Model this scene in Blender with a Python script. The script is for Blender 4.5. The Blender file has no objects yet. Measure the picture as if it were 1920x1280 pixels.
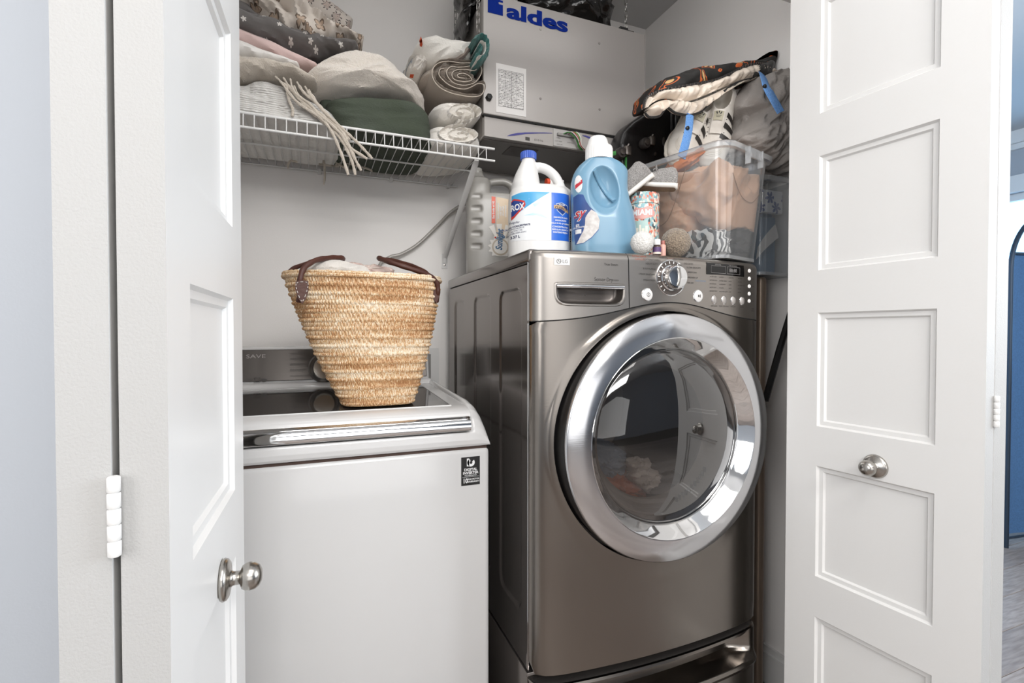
import bpy, bmesh, math, random
from math import sin, cos, pi, radians, sqrt, atan2
from mathutils import Vector, Matrix, noise
random.seed(7)
SC = bpy.context.scene
COL = SC.collection

# ------------------------------------------------------------------ camera
FPX, YAW, PITCH, CZ, HY = 930.0, radians(21.7), radians(1.0), 1.142, 624.0
cam_d = bpy.data.cameras.new('camera'); cam = bpy.data.objects.new('camera', cam_d); COL.objects.link(cam)
cam.location = (0, 0, CZ); cam.rotation_euler = (pi/2 - PITCH, 0, -YAW)
cam_d.sensor_width = 36; cam_d.lens = FPX/1920*36; cam_d.clip_start = .02
SC.camera = cam

# ------------------------------------------------------------------ light
SC.view_settings.view_transform = 'Standard'; SC.view_settings.look = 'None'
SC.view_settings.exposure = 0.33; SC.view_settings.gamma = 1
SC.view_settings.use_curve_mapping = False
W = bpy.data.worlds.new('world'); SC.world = W; W.use_nodes = True
W.node_tree.nodes['Background'].inputs[0].default_value = (.40, .68, 1.0, 1)
W.node_tree.nodes['Background'].inputs[1].default_value = 3.2

def area(name, loc, target, sx, sy, power, col=(1, 1, 1)):
    l = bpy.data.lights.new(name, 'AREA'); l.shape = 'RECTANGLE'; l.size = sx; l.size_y = sy
    l.energy = power; l.color = col
    o = bpy.data.objects.new(name, l); COL.objects.link(o); o.location = loc
    o.rotation_euler = (Vector(target)-Vector(loc)).to_track_quat('-Z', 'Y').to_euler()
    return o
area('hall_ceiling_light', (.45, -.25, 2.52), (.5, .35, 0), 1.2, .8, 12, (1, .97, .94))
area('hall_far_ceiling_light', (.3, -1.7, 2.48), (.5, 1.5, 1.25), 1.5, .7, 52, (1, .985, .97))
area('closet_fill', (.5, 1.03, 2.43), (.52, 1.62, 1.55), 1.3, .16, 3.0, (1, .985, .965))  # unseen fill added above the header to lift the upper closet
area('hall_rear_fill', (.25, -3.5, 1.15), (.45, 1.2, 1.55), 3.4, 2.0, 30, (1, .985, .97))  # broad fill added behind the camera, not a fixture of the hall
area('hall_left_fill', (-1.62, -.45, 1.6), (1.1, .85, 1.25), 1.5, 1.5, 32, (1, .985, .97))  # added side fill that brightens the face of the right door
area('hall_right_fill', (3.1, -.5, 1.7), (-.1, .75, 1.2), 1.6, 1.5, 60, (.90, .95, 1))  # added side fill that brightens the face of the left door
area('side_room_daylight', (4.9, -.3, 1.7), (1.0, .6, 1.2), 1.8, 1.4, 60, (.42, .68, 1.0))
area('side_room_window', (3.2, 2.85, 1.6), (2.6, 0, 1.0), 1.4, 1.3, 10, (.45, .70, 1.0))

# ------------------------------------------------------------------ helpers
def at(px, py, Y=None, X=None, Z=None, d=None):
    """Turn a point of the photograph plus one known world coordinate into a world point."""
    u = (px-960)/FPX; w = (HY-py)/FPX
    dx = sin(YAW)+u*cos(YAW); dy = cos(YAW)-u*sin(YAW)
    if d is None:
        if Y is not None: d = Y/dy
        elif X is not None: d = X/dx
        else: d = (Z-CZ)/w
    return Vector((d*dx, d*dy, CZ+w*d))

def lin(c):
    if isinstance(c, str):
        c = c.lstrip('#'); c = [int(c[i:i+2], 16)/255 for i in (0, 2, 4)]
        c = [x/12.92 if x <= .04045 else ((x+.055)/1.055)**2.4 for x in c]
    return (c[0], c[1], c[2], 1)

MATS = {}
def nd(nt, t, **kw):
    n = nt.nodes.new(t)
    for k, v in kw.items(): setattr(n, k, v)
    return n
def coords(nt, stretch=(1, 1, 1)):
    tc = nd(nt, 'ShaderNodeTexCoord'); mp = nd(nt, 'ShaderNodeMapping')
    mp.inputs['Scale'].default_value = stretch
    nt.links.new(tc.outputs['Object'], mp.inputs[0]); return mp.outputs[0]
def mat(name, col, rough=.5, metal=0, bump=None, var=None, spec=.5, coat=0, sheen=0, trans=0, emit=None, aniso=0, ior=None, alpha=None, sss=0):
    """bump=(scale,strength,dist[,stretch]) ; var=(scale,colour,amount[,stretch])"""
    if name in MATS: return MATS[name]
    m = bpy.data.materials.new(name); m.use_nodes = True; nt = m.node_tree
    b = nt.nodes['Principled BSDF']; L = nt.links.new
    b.inputs['Base Color'].default_value = lin(col); b.inputs['Roughness'].default_value = rough
    b.inputs['Metallic'].default_value = metal; b.inputs['Specular IOR Level'].default_value = spec
    b.inputs['Coat Weight'].default_value = coat; b.inputs['Coat Roughness'].default_value = .05
    b.inputs['Sheen Weight'].default_value = sheen; b.inputs['Transmission Weight'].default_value = trans
    b.inputs['Anisotropic'].default_value = aniso
    if ior: b.inputs['IOR'].default_value = ior
    if sss:
        b.inputs['Subsurface Weight'].default_value = sss; b.inputs['Subsurface Radius'].default_value = (.02, .02, .02); b.inputs['Subsurface Scale'].default_value = .5
    if alpha is not None: b.inputs['Alpha'].default_value = alpha
    if emit: b.inputs['Emission Color'].default_value = lin(emit[0]); b.inputs['Emission Strength'].default_value = emit[1]
    if var:
        n = nd(nt, 'ShaderNodeTexNoise'); n.inputs['Scale'].default_value = var[0]; n.inputs['Detail'].default_value = 4
        L(coords(nt, var[3] if len(var) > 3 else (1, 1, 1)), n.inputs['Vector'])
        r = nd(nt, 'ShaderNodeMapRange'); r.inputs[1].default_value = .35; r.inputs[2].default_value = .65
        r.inputs[4].default_value = var[2]; L(n.outputs[0], r.inputs[0])
        mx = nd(nt, 'ShaderNodeMix', data_type='RGBA'); mx.inputs[6].default_value = lin(col); mx.inputs[7].default_value = lin(var[1])
        L(r.outputs[0], mx.inputs[0]); L(mx.outputs[2], b.inputs['Base Color'])
    if bump:
        n = nd(nt, 'ShaderNodeTexNoise'); n.inputs['Scale'].default_value = bump[0]; n.inputs['Detail'].default_value = 3
        L(coords(nt, bump[3] if len(bump) > 3 else (1, 1, 1)), n.inputs['Vector'])
        bp = nd(nt, 'ShaderNodeBump'); bp.inputs['Strength'].default_value = bump[1]; bp.inputs['Distance'].default_value = bump[2]
        L(n.outputs[0], bp.inputs['Height']); L(bp.outputs[0], b.inputs['Normal'])
    MATS[name] = m; return m

def print_mat(name, base, inks, scale, R, petals=2.5, sharp=.6, rough=.85, outline=None, wobble=.0, bump=(300, .3, .002)):
    """Cloth with a small printed motif in every voronoi cell (flat print)."""
    if name in MATS: return MATS[name]
    m = mat(name, base, rough, bump=bump, sheen=.2); nt = m.node_tree; L = nt.links.new; b = nt.nodes['Principled BSDF']
    tc = nd(nt, 'ShaderNodeTexCoord'); sp = nd(nt, 'ShaderNodeSeparateXYZ'); L(tc.outputs['Object'], sp.inputs[0])
    cb = nd(nt, 'ShaderNodeCombineXYZ'); L(sp.outputs[0], cb.inputs[0])
    a = nd(nt, 'ShaderNodeMath', operation='MULTIPLY_ADD'); a.inputs[1].default_value = .0
    L(sp.outputs[1], a.inputs[0]); L(sp.outputs[2], a.inputs[2]); L(a.outputs[0], cb.inputs[1])
    src = cb.outputs[0]
    if wobble:
        nz = nd(nt, 'ShaderNodeTexNoise'); nz.inputs['Scale'].default_value = 90; L(cb.outputs[0], nz.inputs['Vector'])
        vm = nd(nt, 'ShaderNodeVectorMath', operation='MULTIPLY_ADD'); vm.inputs[1].default_value = (wobble,)*3
        L(nz.outputs['Color'], vm.inputs[0]); L(cb.outputs[0], vm.inputs[2]); src = vm.outputs[0]
    vo = nd(nt, 'ShaderNodeTexVoronoi', voronoi_dimensions='2D'); vo.inputs['Scale'].default_value = scale; vo.inputs['Randomness'].default_value = .8
    L(src, vo.inputs['Vector'])
    sc = nd(nt, 'ShaderNodeVectorMath', operation='SCALE'); sc.inputs['Scale'].default_value = 1
    L(src, sc.inputs[0])
    df = nd(nt, 'ShaderNodeVectorMath', operation='SUBTRACT'); L(sc.outputs[0], df.inputs[0]); L(vo.outputs['Position'], df.inputs[1])
    ln = nd(nt, 'ShaderNodeVectorMath', operation='LENGTH'); L(df.outputs[0], ln.inputs[0])
    s2 = nd(nt, 'ShaderNodeSeparateXYZ'); L(df.outputs[0], s2.inputs[0])
    at2 = nd(nt, 'ShaderNodeMath', operation='ARCTAN2'); L(s2.outputs[1], at2.inputs[0]); L(s2.outputs[0], at2.inputs[1])
    sc2 = nd(nt, 'ShaderNodeSeparateColor'); L(vo.outputs['Color'], sc2.inputs[0])
    ro = nd(nt, 'ShaderNodeMath', operation='MULTIPLY_ADD'); ro.inputs[1].default_value = 6.28; L(sc2.outputs[0], ro.inputs[0]); L(at2.outputs[0], ro.inputs[2])
    mu = nd(nt, 'ShaderNodeMath', operation='MULTIPLY'); mu.inputs[1].default_value = petals; L(ro.outputs[0], mu.inputs[0])
    cs = nd(nt, 'ShaderNodeMath', operation='COSINE'); L(mu.outputs[0], cs.inputs[0])
    ab = nd(nt, 'ShaderNodeMath', operation='ABSOLUTE'); L(cs.outputs[0], ab.inputs[0])
    pw = nd(nt, 'ShaderNodeMath', operation='POWER'); pw.inputs[1].default_value = sharp; L(ab.outputs[0], pw.inputs[0])
    rr = nd(nt, 'ShaderNodeMath', operation='MULTIPLY'); rr.inputs[1].default_value = R; L(pw.outputs[0], rr.inputs[0])
    dd = nd(nt, 'ShaderNodeMath', operation='SUBTRACT'); L(ln.outputs['Value'], dd.inputs[0]); L(rr.outputs[0], dd.inputs[1])
    lt = nd(nt, 'ShaderNodeMath', operation='LESS_THAN'); lt.inputs[1].default_value = 0; L(dd.outputs[0], lt.inputs[0])
    mx = nd(nt, 'ShaderNodeMix', data_type='RGBA'); mx.inputs[6].default_value = lin(base); mx.inputs[7].default_value = lin(inks)
    L(lt.outputs[0], mx.inputs[0]); out = mx.outputs[2]
    if outline:
        ab2 = nd(nt, 'ShaderNodeMath', operation='ABSOLUTE'); L(dd.outputs[0], ab2.inputs[0])
        l2 = nd(nt, 'ShaderNodeMath', operation='LESS_THAN'); l2.inputs[1].default_value = R*.11; L(ab2.outputs[0], l2.inputs[0])
        m2 = nd(nt, 'ShaderNodeMix', data_type='RGBA'); m2.inputs[7].default_value = lin(outline)
        L(l2.outputs[0], m2.inputs[0]); L(out, m2.inputs[6]); out = m2.outputs[2]
    L(out, b.inputs['Base Color']); return m

def clear_mat(name, tint, haze=.12, gloss=.12, hazecol='#ffffff', rough=.08):
    """thin clear plastic: transparent + a little diffuse haze + reflection"""
    if name in MATS: return MATS[name]
    m = bpy.data.materials.new(name); m.use_nodes = True; nt = m.node_tree; nt.nodes.clear(); L = nt.links.new
    o = nd(nt, 'ShaderNodeOutputMaterial'); t = nd(nt, 'ShaderNodeBsdfTransparent'); t.inputs[0].default_value = lin(tint)
    d = nd(nt, 'ShaderNodeBsdfDiffuse'); d.inputs[0].default_value = lin(hazecol)
    g = nd(nt, 'ShaderNodeBsdfGlossy'); g.inputs[1].default_value = rough
    m1 = nd(nt, 'ShaderNodeMixShader'); m1.inputs[0].default_value = haze; L(t.outputs[0], m1.inputs[1]); L(d.outputs[0], m1.inputs[2])
    fr = nd(nt, 'ShaderNodeLayerWeight'); fr.inputs[0].default_value = .35
    mr = nd(nt, 'ShaderNodeMapRange'); mr.inputs[3].default_value = gloss*.4; mr.inputs[4].default_value = min(1, gloss*5); L(fr.outputs['Facing'], mr.inputs[0])
    m2 = nd(nt, 'ShaderNodeMixShader'); L(mr.outputs[0], m2.inputs[0]); L(m1.outputs[0], m2.inputs[1]); L(g.outputs[0], m2.inputs[2])
    L(m2.outputs[0], o.inputs[0]); MATS[name] = m; return m

ROOTLOC = {}
class MB:
    def __init__(s): s.v = []; s.f = []
    def add(s, vs, fs):
        n = len(s.v); s.v += [tuple(p) for p in vs]; s.f += [tuple(i+n for i in q) for q in fs]; return s
    def box(s, x0, x1, y0, y1, z0, z1, r=0, seg=3):
        if r:
            bm = bmesh.new(); bmesh.ops.create_cube(bm, size=1)
            for v in bm.verts: v.co = ((x0+x1)/2+v.co.x*(x1-x0), (y0+y1)/2+v.co.y*(y1-y0), (z0+z1)/2+v.co.z*(z1-z0))
            bmesh.ops.bevel(bm, geom=bm.edges[:], offset=r, segments=seg, profile=.5, affect='EDGES')
            bm.verts.index_update(); s.add([v.co[:] for v in bm.verts], [[v.index for v in f.verts] for f in bm.faces]); bm.free(); return s
        vs = [(x, y, z) for x in (x0, x1) for y in (y0, y1) for z in (z0, z1)]
        return s.add(vs, [(0, 1, 3, 2), (4, 6, 7, 5), (0, 4, 5, 1), (2, 3, 7, 6), (0, 2, 6, 4), (1, 5, 7, 3)])
    def grid(s, nu, nv, fn, closeu=False, closev=False, capu=False, capv=False):
        vs = [fn(i/(nu if closeu else nu-1), j/(nv if closev else nv-1)) for i in range(nu) for j in range(nv)]
        fs = []
        for i in range(nu if closeu else nu-1):
            for j in range(nv if closev else nv-1):
                a = i*nv+j; b = ((i+1) % nu)*nv+j; c = ((i+1) % nu)*nv+(j+1) % nv; d = i*nv+(j+1) % nv
                fs.append((a, b, c, d))
        if capv:   # closed in u, cap both v ends
            fs.append(tuple(i*nv for i in range(nu))[::-1]); fs.append(tuple(i*nv+nv-1 for i in range(nu)))
        if capu:
            fs.append(tuple(range(nv))); fs.append(tuple((nu-1)*nv+j for j in range(nv))[::-1])
        return s.add(vs, fs)
    def tube(s, pts, r, seg=8, flat=None, closed=False, up=None):
        """r number or list; flat=(a,b) scales of the section along (side, up)"""
        P = [Vector(p) for p in pts]; n = len(P); R = r if isinstance(r, (list, tuple)) else [r]*n
        T = []
        for i in range(n):
            a = P[(i-1) % n] if (closed or i > 0) else P[i]; b = P[(i+1) % n] if (closed or i < n-1) else P[i]
            t = (b-a); T.append(t.normalized() if t.length > 1e-9 else Vector((0, 0, 1)))
        ref = Vector(up) if up else Vector((0, 0, 1))
        if abs(T[0].dot(ref)) > .95 and not up: ref = Vector((0, 1, 0))
        N = (ref-T[0]*ref.dot(T[0])).normalized(); vs = []
        for i in range(n):
            if up:
                N = (ref-T[i]*ref.dot(T[i])).normalized()
            else:
                N = (N-T[i]*N.dot(T[i])).normalized()
            B = T[i].cross(N)
            fa, fb = flat or (1, 1)
            for k in range(seg):
                a = 2*pi*k/seg; vs.append(P[i]+(B*cos(a)*fa+N*sin(a)*fb)*R[i])
        fs = []
        for i in range(n if closed else n-1):
            for k in range(seg):
                j = (i+1) % n; k2 = (k+1) % seg
                fs.append((i*seg+k, i*seg+k2, j*seg+k2, j*seg+k))
        if not closed:
            fs.append(tuple(range(seg))[::-1]); fs.append(tuple((n-1)*seg+k for k in range(seg)))
        return s.add(vs, fs)
    def lathe(s, prof, o=(0, 0, 0), axis='z', seg=32, sx=1, sy=1, closed=False, cap=True):
        """prof [(r,h)]; axis z: h up; axis y: h along -Y (towards the hall)"""
        o = Vector(o); vs = []
        for r, h in prof:
            for k in range(seg):
                a = 2*pi*k/seg
                if axis == 'z': vs.append(o+Vector((r*cos(a)*sx, r*sin(a)*sy, h)))
                elif axis == 'y': vs.append(o+Vector((r*cos(a)*sx, -h, r*sin(a)*sy)))
                else: vs.append(o+Vector((h, r*cos(a)*sx, r*sin(a)*sy)))
        fs = []; n = len(prof)
        for i in range(n if closed else n-1):
            for k in range(seg):
                j = (i+1) % n; k2 = (k+1) % seg
                fs.append((i*seg+k, i*seg+k2, j*seg+k2, j*seg+k))
        if not closed and cap:
            if prof[0][0] > 1e-6: fs.append(tuple(range(seg))[::-1])
            if prof[-1][0] > 1e-6: fs.append(tuple((n-1)*seg+k for k in range(seg)))
        return s.add(vs, fs)
    def prism(s, poly, mapf, h0, h1):
        n = len(poly); vs = [mapf(x, y, h0) for x, y in poly]+[mapf(x, y, h1) for x, y in poly]
        fs = [tuple(range(n))[::-1], tuple(range(n, 2*n))]+[(i, (i+1) % n, (i+1) % n+n, i+n) for i in range(n)]
        return s.add(vs, fs)
    def xf(s, M, start=0):
        s.v[start:] = [tuple(M @ Vector(p)) for p in s.v[start:]]; return s
    def mesh(s, name):
        me = bpy.data.meshes.new(name); me.from_pydata(s.v, [], s.f)
        bm = bmesh.new(); bm.from_mesh(me); bmesh.ops.remove_doubles(bm, verts=bm.verts, dist=1e-6)
        bmesh.ops.recalc_face_normals(bm, faces=bm.faces); bm.to_mesh(me); bm.free(); return me
    def build(s, name, m, parent=None, smooth=True, angle=40, **kw):
        return link(s.mesh(name), name, m, parent, smooth, angle, **kw)

def link(me, name, m, parent=None, smooth=True, angle=40, label=None, cat=None, group=None, kind=None):
    if m is not None and not me.materials:
        for q in (m if isinstance(m, (list, tuple)) else [m]): me.materials.append(q)
    if smooth:
        me.shade_smooth(); me.set_sharp_from_angle(angle=radians(angle))
    o = bpy.data.objects.new(name, me); COL.objects.link(o)
    if parent is not None:
        o.parent = parent; o.matrix_parent_inverse = Matrix.Translation(-wloc(parent))
    else:
        xs = [v.co for v in me.vertices]
        if xs:
            c = Vector(((min(p.x for p in xs)+max(p.x for p in xs))/2, (min(p.y for p in xs)+max(p.y for p in xs))/2, min(p.z for p in xs)))
            me.transform(Matrix.Translation(-c)); o.location = c; ROOTLOC[o.name] = c
    tag(o, label, cat, group, kind); return o
def wloc(o):
    return ROOTLOC.get(o.name, Vector((0, 0, 0)))
def tag(o, label=None, cat=None, group=None, kind=None):
    for k, v in (('label', label), ('category', cat), ('group', group), ('kind', kind)):
        if v: o[k] = v
    return o
def thing(name, loc, label=None, cat=None, group=None, kind=None):
    o = bpy.data.objects.new(name, None); COL.objects.link(o); o.location = loc; o.empty_display_size = .05
    ROOTLOC[o.name] = Vector(loc); return tag(o, label, cat, group, kind)
def share(src, name, parent, off=None, M=None):
    """a further piece that shares its mesh with src"""
    o = src.copy(); COL.objects.link(o); o.name = name
    if M is not None: o.matrix_local = M @ o.matrix_local
    if off is not None: o.location = Vector(o.location)+Vector(off)
    return o

def catmull(pts, n, closed=True):
    P = [Vector(p) for p in pts]; m = len(P); out = []
    for i in range(n):
        t = i/n*m if closed else i/(n-1)*(m-1)
        k = int(t) if closed else min(int(t), m-2); f = t-k
        g = (lambda j: P[j % m]) if closed else (lambda j: P[max(0, min(m-1, j))])
        a, b, c, d = g(k-1), g(k), g(k+1), g(k+2)
        out.append(.5*((2*b)+(c-a)*f+(2*a-5*b+4*c-d)*f*f+(3*b-a-3*c+d)*f**3))
    return out

def folds(p, amp, freq, ang=0, stretch=3, seed=0):
    x, y, z = p; c, s = cos(ang), sin(ang); freq = freq*1.9
    u = (x*c+z*s)*freq/stretch; w = (-x*s+z*c)*freq
    n1 = noise.noise(Vector((u+seed*3.1, y*freq*.5, w+seed)))
    n2 = noise.noise(Vector((u*2.3+seed, y*freq+7, w*2.3+seed*2)))
    n3 = noise.noise(Vector((u*.6-seed, y*freq*.3-3, w*.6)))
    return amp*((1-abs(n1)*3.2)*1.0+(1-abs(n2)*3)*.55+n3*1.6-.45)

def lump(mb, outline, Yf, Yb, p=3, N=140, K=44, amp=.006, freq=14, ang=0, stretch=3, seed=0, zmin=None, Yo=None, fine=.0, world=False, ymap=None):
    """cushion-like cloth volume whose outline is given in photo pixels on the plane Y=Yo"""
    Yo = Yo if Yo is not None else Yf+.25*(Yb-Yf)
    pts = [Vector(q) if world else at(q[0], q[1], Y=Yo) for q in outline]
    P = catmull(pts, N); c = sum(P, Vector())/N; Ym = (Yf+Yb)/2; hd = (Yb-Yf)/2
    vs = []
    D = [(max(0, sin(pi*i/900))**(2/p), abs(cos(pi*i/900))**(2/p)*(1 if cos(pi*i/900) < 0 else -1)) for i in range(901)]
    rad = max(.03, sum((q-c).length for q in P)/N); acc = [0]
    for a_, b_ in zip(D, D[1:]): acc.append(acc[-1]+sqrt(((b_[0]-a_[0])*rad)**2+((b_[1]-a_[1])*hd)**2))
    ki = 0
    for j in range(K+1):
        while ki < 900 and acc[ki] < acc[-1]*j/K-1e-9: ki += 1
        f, s = D[ki] if j < K else D[-1]
        for q in P:
            b = c+(q-c)*f; vs.append(Vector((b.x, Ym+s*hd, b.z)))
    fs = []
    for j in range(K):
        for i in range(N):
            fs.append((j*N+i, j*N+(i+1) % N, (j+1)*N+(i+1) % N, (j+1)*N+i))
    out = []
    for v in vs:
        nrm = Vector(((v.x-c.x)/max(.01, .5), (v.y-Ym)/hd*1.0, (v.z-c.z)*2)); nrm.normalize()
        h = folds(v, amp, freq, ang, stretch, seed)
        if fine: h += fine*noise.noise(v*160)
        q = v+nrm*h
        if zmin is not None and q.z < zmin: q.z = zmin+ .15*max(-.01, (q.z-zmin)*.02)
        out.append(q)
    return mb.add(out, fs)

def sausage(mb, path, Y, depth, n=90, seg=36, amp=.004, freq=16, ang=0, stretch=3, seed=0, p=2.2, zmin=None, pxw=True, fine=0, Yend=None):
    """cloth roll: path=[(px,py,halfwidth px)] on plane Y, depth=half depth in Y"""
    W = []
    for q in path:
        a = at(q[0], q[1], Y=Y); d = a.x*sin(YAW)+a.y*cos(YAW); W.append((a.x, a.z, q[2]*d/FPX))
    C = catmull([(a, b, c) for a, b, c in W], n, closed=False); vs = []
    for i, q in enumerate(C):
        a = C[max(0, i-1)]; b = C[min(n-1, i+1)]; t = Vector((b.x-a.x, b.y-a.y)).normalized(); nx, nz = -t.y, t.x
        e = min(i, n-1-i)/9.0; k = 1 if e >= 1 else sqrt(max(.0001, 1-(1-e)**2))
        yy = Y + (Yend-Y)*i/(n-1) if Yend is not None else Y
        for j in range(seg):
            th = 2*pi*j/seg; cc = abs(cos(th))**(2/p)*(1 if cos(th) > 0 else -1); ss = abs(sin(th))**(2/p)*(1 if sin(th) > 0 else -1)
            v = Vector((q.x+nx*q.z*cc*k, yy+depth*ss*(.3+.7*k), q.y+nz*q.z*cc*k))
            nr = Vector((nx*cc, ss, nz*cc)); h = folds(v, amp, freq, ang, stretch, seed)*k
            if fine: h += fine*noise.noise(v*160)
            v = v+nr*h
            if zmin is not None: v.z = max(v.z, zmin)
            vs.append(v)
    fs = [(i*seg+j, i*seg+(j+1) % seg, (i+1)*seg+(j+1) % seg, (i+1)*seg+j) for i in range(n-1) for j in range(seg)]
    fs += [tuple(range(seg))[::-1], tuple((n-1)*seg+k for k in range(seg))]
    return mb.add(vs, fs)

def fuse(mb, voxel=.002, smooth=6, sub=None, name='fused'):
    """union of the rough volumes of mb (minus the volumes of sub) as one smooth skin"""
    def tmp(b):
        me = b.mesh('tmp'); o = bpy.data.objects.new('tmp', me); COL.objects.link(o); return o
    o = tmp(mb); r = o.modifiers.new('r', 'REMESH'); r.mode = 'VOXEL'; r.voxel_size = voxel
    q = None
    if sub:
        q = tmp(sub); rq = q.modifiers.new('r', 'REMESH'); rq.mode = 'VOXEL'; rq.voxel_size = voxel; b = o.modifiers.new('b', 'BOOLEAN'); b.operation = 'DIFFERENCE'; b.solver = 'EXACT'; b.object = q
        r2 = o.modifiers.new('r2', 'REMESH'); r2.mode = 'VOXEL'; r2.voxel_size = voxel
    s = o.modifiers.new('s', 'SMOOTH'); s.iterations = smooth; s.factor = .5
    dg = bpy.context.evaluated_depsgraph_get(); me = bpy.data.meshes.new_from_object(o.evaluated_get(dg)); me.name = name
    me.materials.clear()
    bpy.data.objects.remove(o)
    if q: bpy.data.objects.remove(q)
    return me

def text2d(s, size, bold=0, shear=0, wid=1.0, align='CENTER'):
    cu = bpy.data.curves.new('t', 'FONT'); cu.body = s; cu.size = size; cu.offset = bold*size; cu.shear = shear
    cu.align_x = align; cu.align_y = 'CENTER'; cu.resolution_u = 3
    o = bpy.data.objects.new('t', cu); me = bpy.data.meshes.new_from_object(o)
    vs = [(v.co.x*wid, v.co.y) for v in me.vertices]; fs = [tuple(p.vertices) for p in me.polygons]
    bpy.data.objects.remove(o); bpy.data.curves.remove(cu); bpy.data.meshes.remove(me); return vs, fs
def letters(mb, mapf, s, u, v, size, bold=0, shear=0, rot=0, wid=1.0, align='CENTER'):
    vs, fs = text2d(s, size, bold, shear, wid, align); c, sn = cos(rot), sin(rot)
    return mb.add([mapf(u+x*c-y*sn, v+x*sn+y*c) for x, y in vs], fs)
def patch(mb, mapf, poly, n=1):
    """flat polygon mapped on a surface"""
    return mb.add([mapf(*p) for p in poly], [tuple(range(len(poly)))])
def rectpatch(mb, mapf, u0, u1, v0, v1, nu=2, nv=2):
    return mb.grid(nu, nv, lambda a, b: mapf(u0+(u1-u0)*a, v0+(v1-v0)*b))
# ------------------------------------------------------------------ materials
m_wall = mat('wall_paint', '#ece9e6', .7, bump=(220, .12, .002))
m_hall = mat('hall_wall_paint', '#a9adb3', .7, bump=(220, .1, .002))
m_ceil = mat('ceiling_paint', '#c9c9c9', .8)
m_white = mat('white_semi_gloss_paint', '#dedddb', .38, bump=(160, .10, .0012))
m_edge = mat('toned_down_textured_edge', '#a9a8a6', .6, bump=(420, .2, .002))  # leaf edges darkened in the colour to offset strong light falling on them
m_trimw = mat('trim_paint', '#dedddb', .4)
m_nickel = mat('satin_nickel', '#b3afa9', .24, 1, bump=(60, .05, .001, (1, 1, 12)))
m_steel = mat('brushed_dark_steel', '#87817b', .24, 1, bump=(40, .10, .0006, (.6, 1, 26)), aniso=.3)
m_panel = mat('brushed_control_panel', '#a49e98', .30, 1, bump=(40, .10, .0006, (.6, 1, 26)), aniso=.3)
m_side = mat('glossy_graphite_paint', '#7d7773', .16, .8, bump=(3, .03, .01))
m_chrome = mat('chrome', '#e8e8e8', .05, 1)
m_ring = mat('satin_chrome_ring', '#d4d4d6', .18, 1, bump=(30, .06, .0005, (1, 1, 20)))
m_black = mat('black_plastic', '#141313', .35)
m_gap = mat('black_rubber_gap', '#0a0a0a', .7)
m_enamel = mat('white_enamel', '#cfcecd', .16, coat=.3)
m_grayp = mat('gray_plastic', '#8b8986', .45)
m_ink = mat('dark_ink', '#3a3735', .6)
m_inkr = mat('red_ink', '#a8604c', .6)
m_inkw = mat('white_ink', '#e8e8e8', .6)
m_wire = mat('white_coated_wire', '#d9d8d6', .3)

# ------------------------------------------------------------------ the shell
YB, XL, XR, ZC = 1.845, -.335, 1.372, 2.485      # closet back, left, right, ceiling
FY0, FY1 = .875, .985                              # closet front wall
OL, OR, OT = -.250, 1.292, 2.055
HC = 2.60
def S(name, m, *boxes, **kw):
    mb = MB()
    for b in boxes: mb.box(*b)
    return mb.build(name, m, None, smooth=False, kind='structure', **kw)
S('wall_back', m_wall, (XL-.1, XR+.1, YB, YB+.1, 0, HC))
S('wall_left', m_wall, (XL-.1, XL, FY1, YB, 0, HC))
S('wall_right', m_wall, (XR, XR+.1, FY1, YB, 0, HC))
S('ceiling', m_ceil, (XL, XR, FY1, YB, ZC, ZC+.1))
S('wall_front', m_hall, (-1.7, OL, FY0, FY1, 0, HC), (OR, XR+.1, FY0, FY1, 0, HC), (OL, OR, FY0, FY1, OT, HC))
S('wall_hall_left', m_hall, (-1.8, -1.7, -3.6, FY1, 0, HC))
S('wall_hall_rear', m_hall, (-1.8, 5.2, -3.7, -3.6, 0, HC))
S('ceiling_hall', m_ceil, (-1.8, 5.2, -3.7, 3.1, HC, HC+.1))
S('wall_side_room_rear', m_hall, (XR+.1, 5.2, 3.0, 3.1, 0, HC))
# far wall of the side room, with the window
wx = 4.75
S('wall_side_room_far', m_hall, (wx, wx+.12, -3.6, .9, 0, HC), (wx, wx+.12, 2.75, 3.0, 0, HC), (wx, wx+.12, .9, 2.75, 0, .85), (wx, wx+.12, .9, 2.75, 2.16, HC))
win = thing('window_1', (wx, 1.8, .85), kind='structure')
mb = MB()
for b in ((wx-.03, wx, .80, .90, .78, 2.26), (wx-.03, wx, 2.75, 2.85, .78, 2.26), (wx-.04, wx, .78, 2.87, 2.16, 2.28), (wx-.07, wx, .78, 2.87, .80, .85)): mb.box(*b)
mb.build('window_casing', m_trimw, win, smooth=False)
mb = MB(); mb.box(wx+.03, wx+.07, .9, .95, .85, 2.16); mb.box(wx+.03, wx+.07, 2.70, 2.75, .85, 2.16); mb.box(wx+.03, wx+.07, .95, 2.7, 2.11, 2.16); mb.box(wx+.03, wx+.07, .95, 2.7, .85, .9); mb.box(wx+.03, wx+.07, 1.80, 1.85, .9, 2.11)
mb.build('window_frame', m_trimw, win, smooth=False)
mb = MB(); mb.box(wx+.045, wx+.051, .95, 2.7, .9, 2.11); mb.build('pane', clear_mat('window_glass', '#f4fbff', .02, .05), win, smooth=False)
S('trim_1', m_trimw, (wx-.05, wx, -2.0, 3.0, HC-.09, HC), (wx-.025, wx, -2.0, 3.0, HC-.13, HC-.09))
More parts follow.
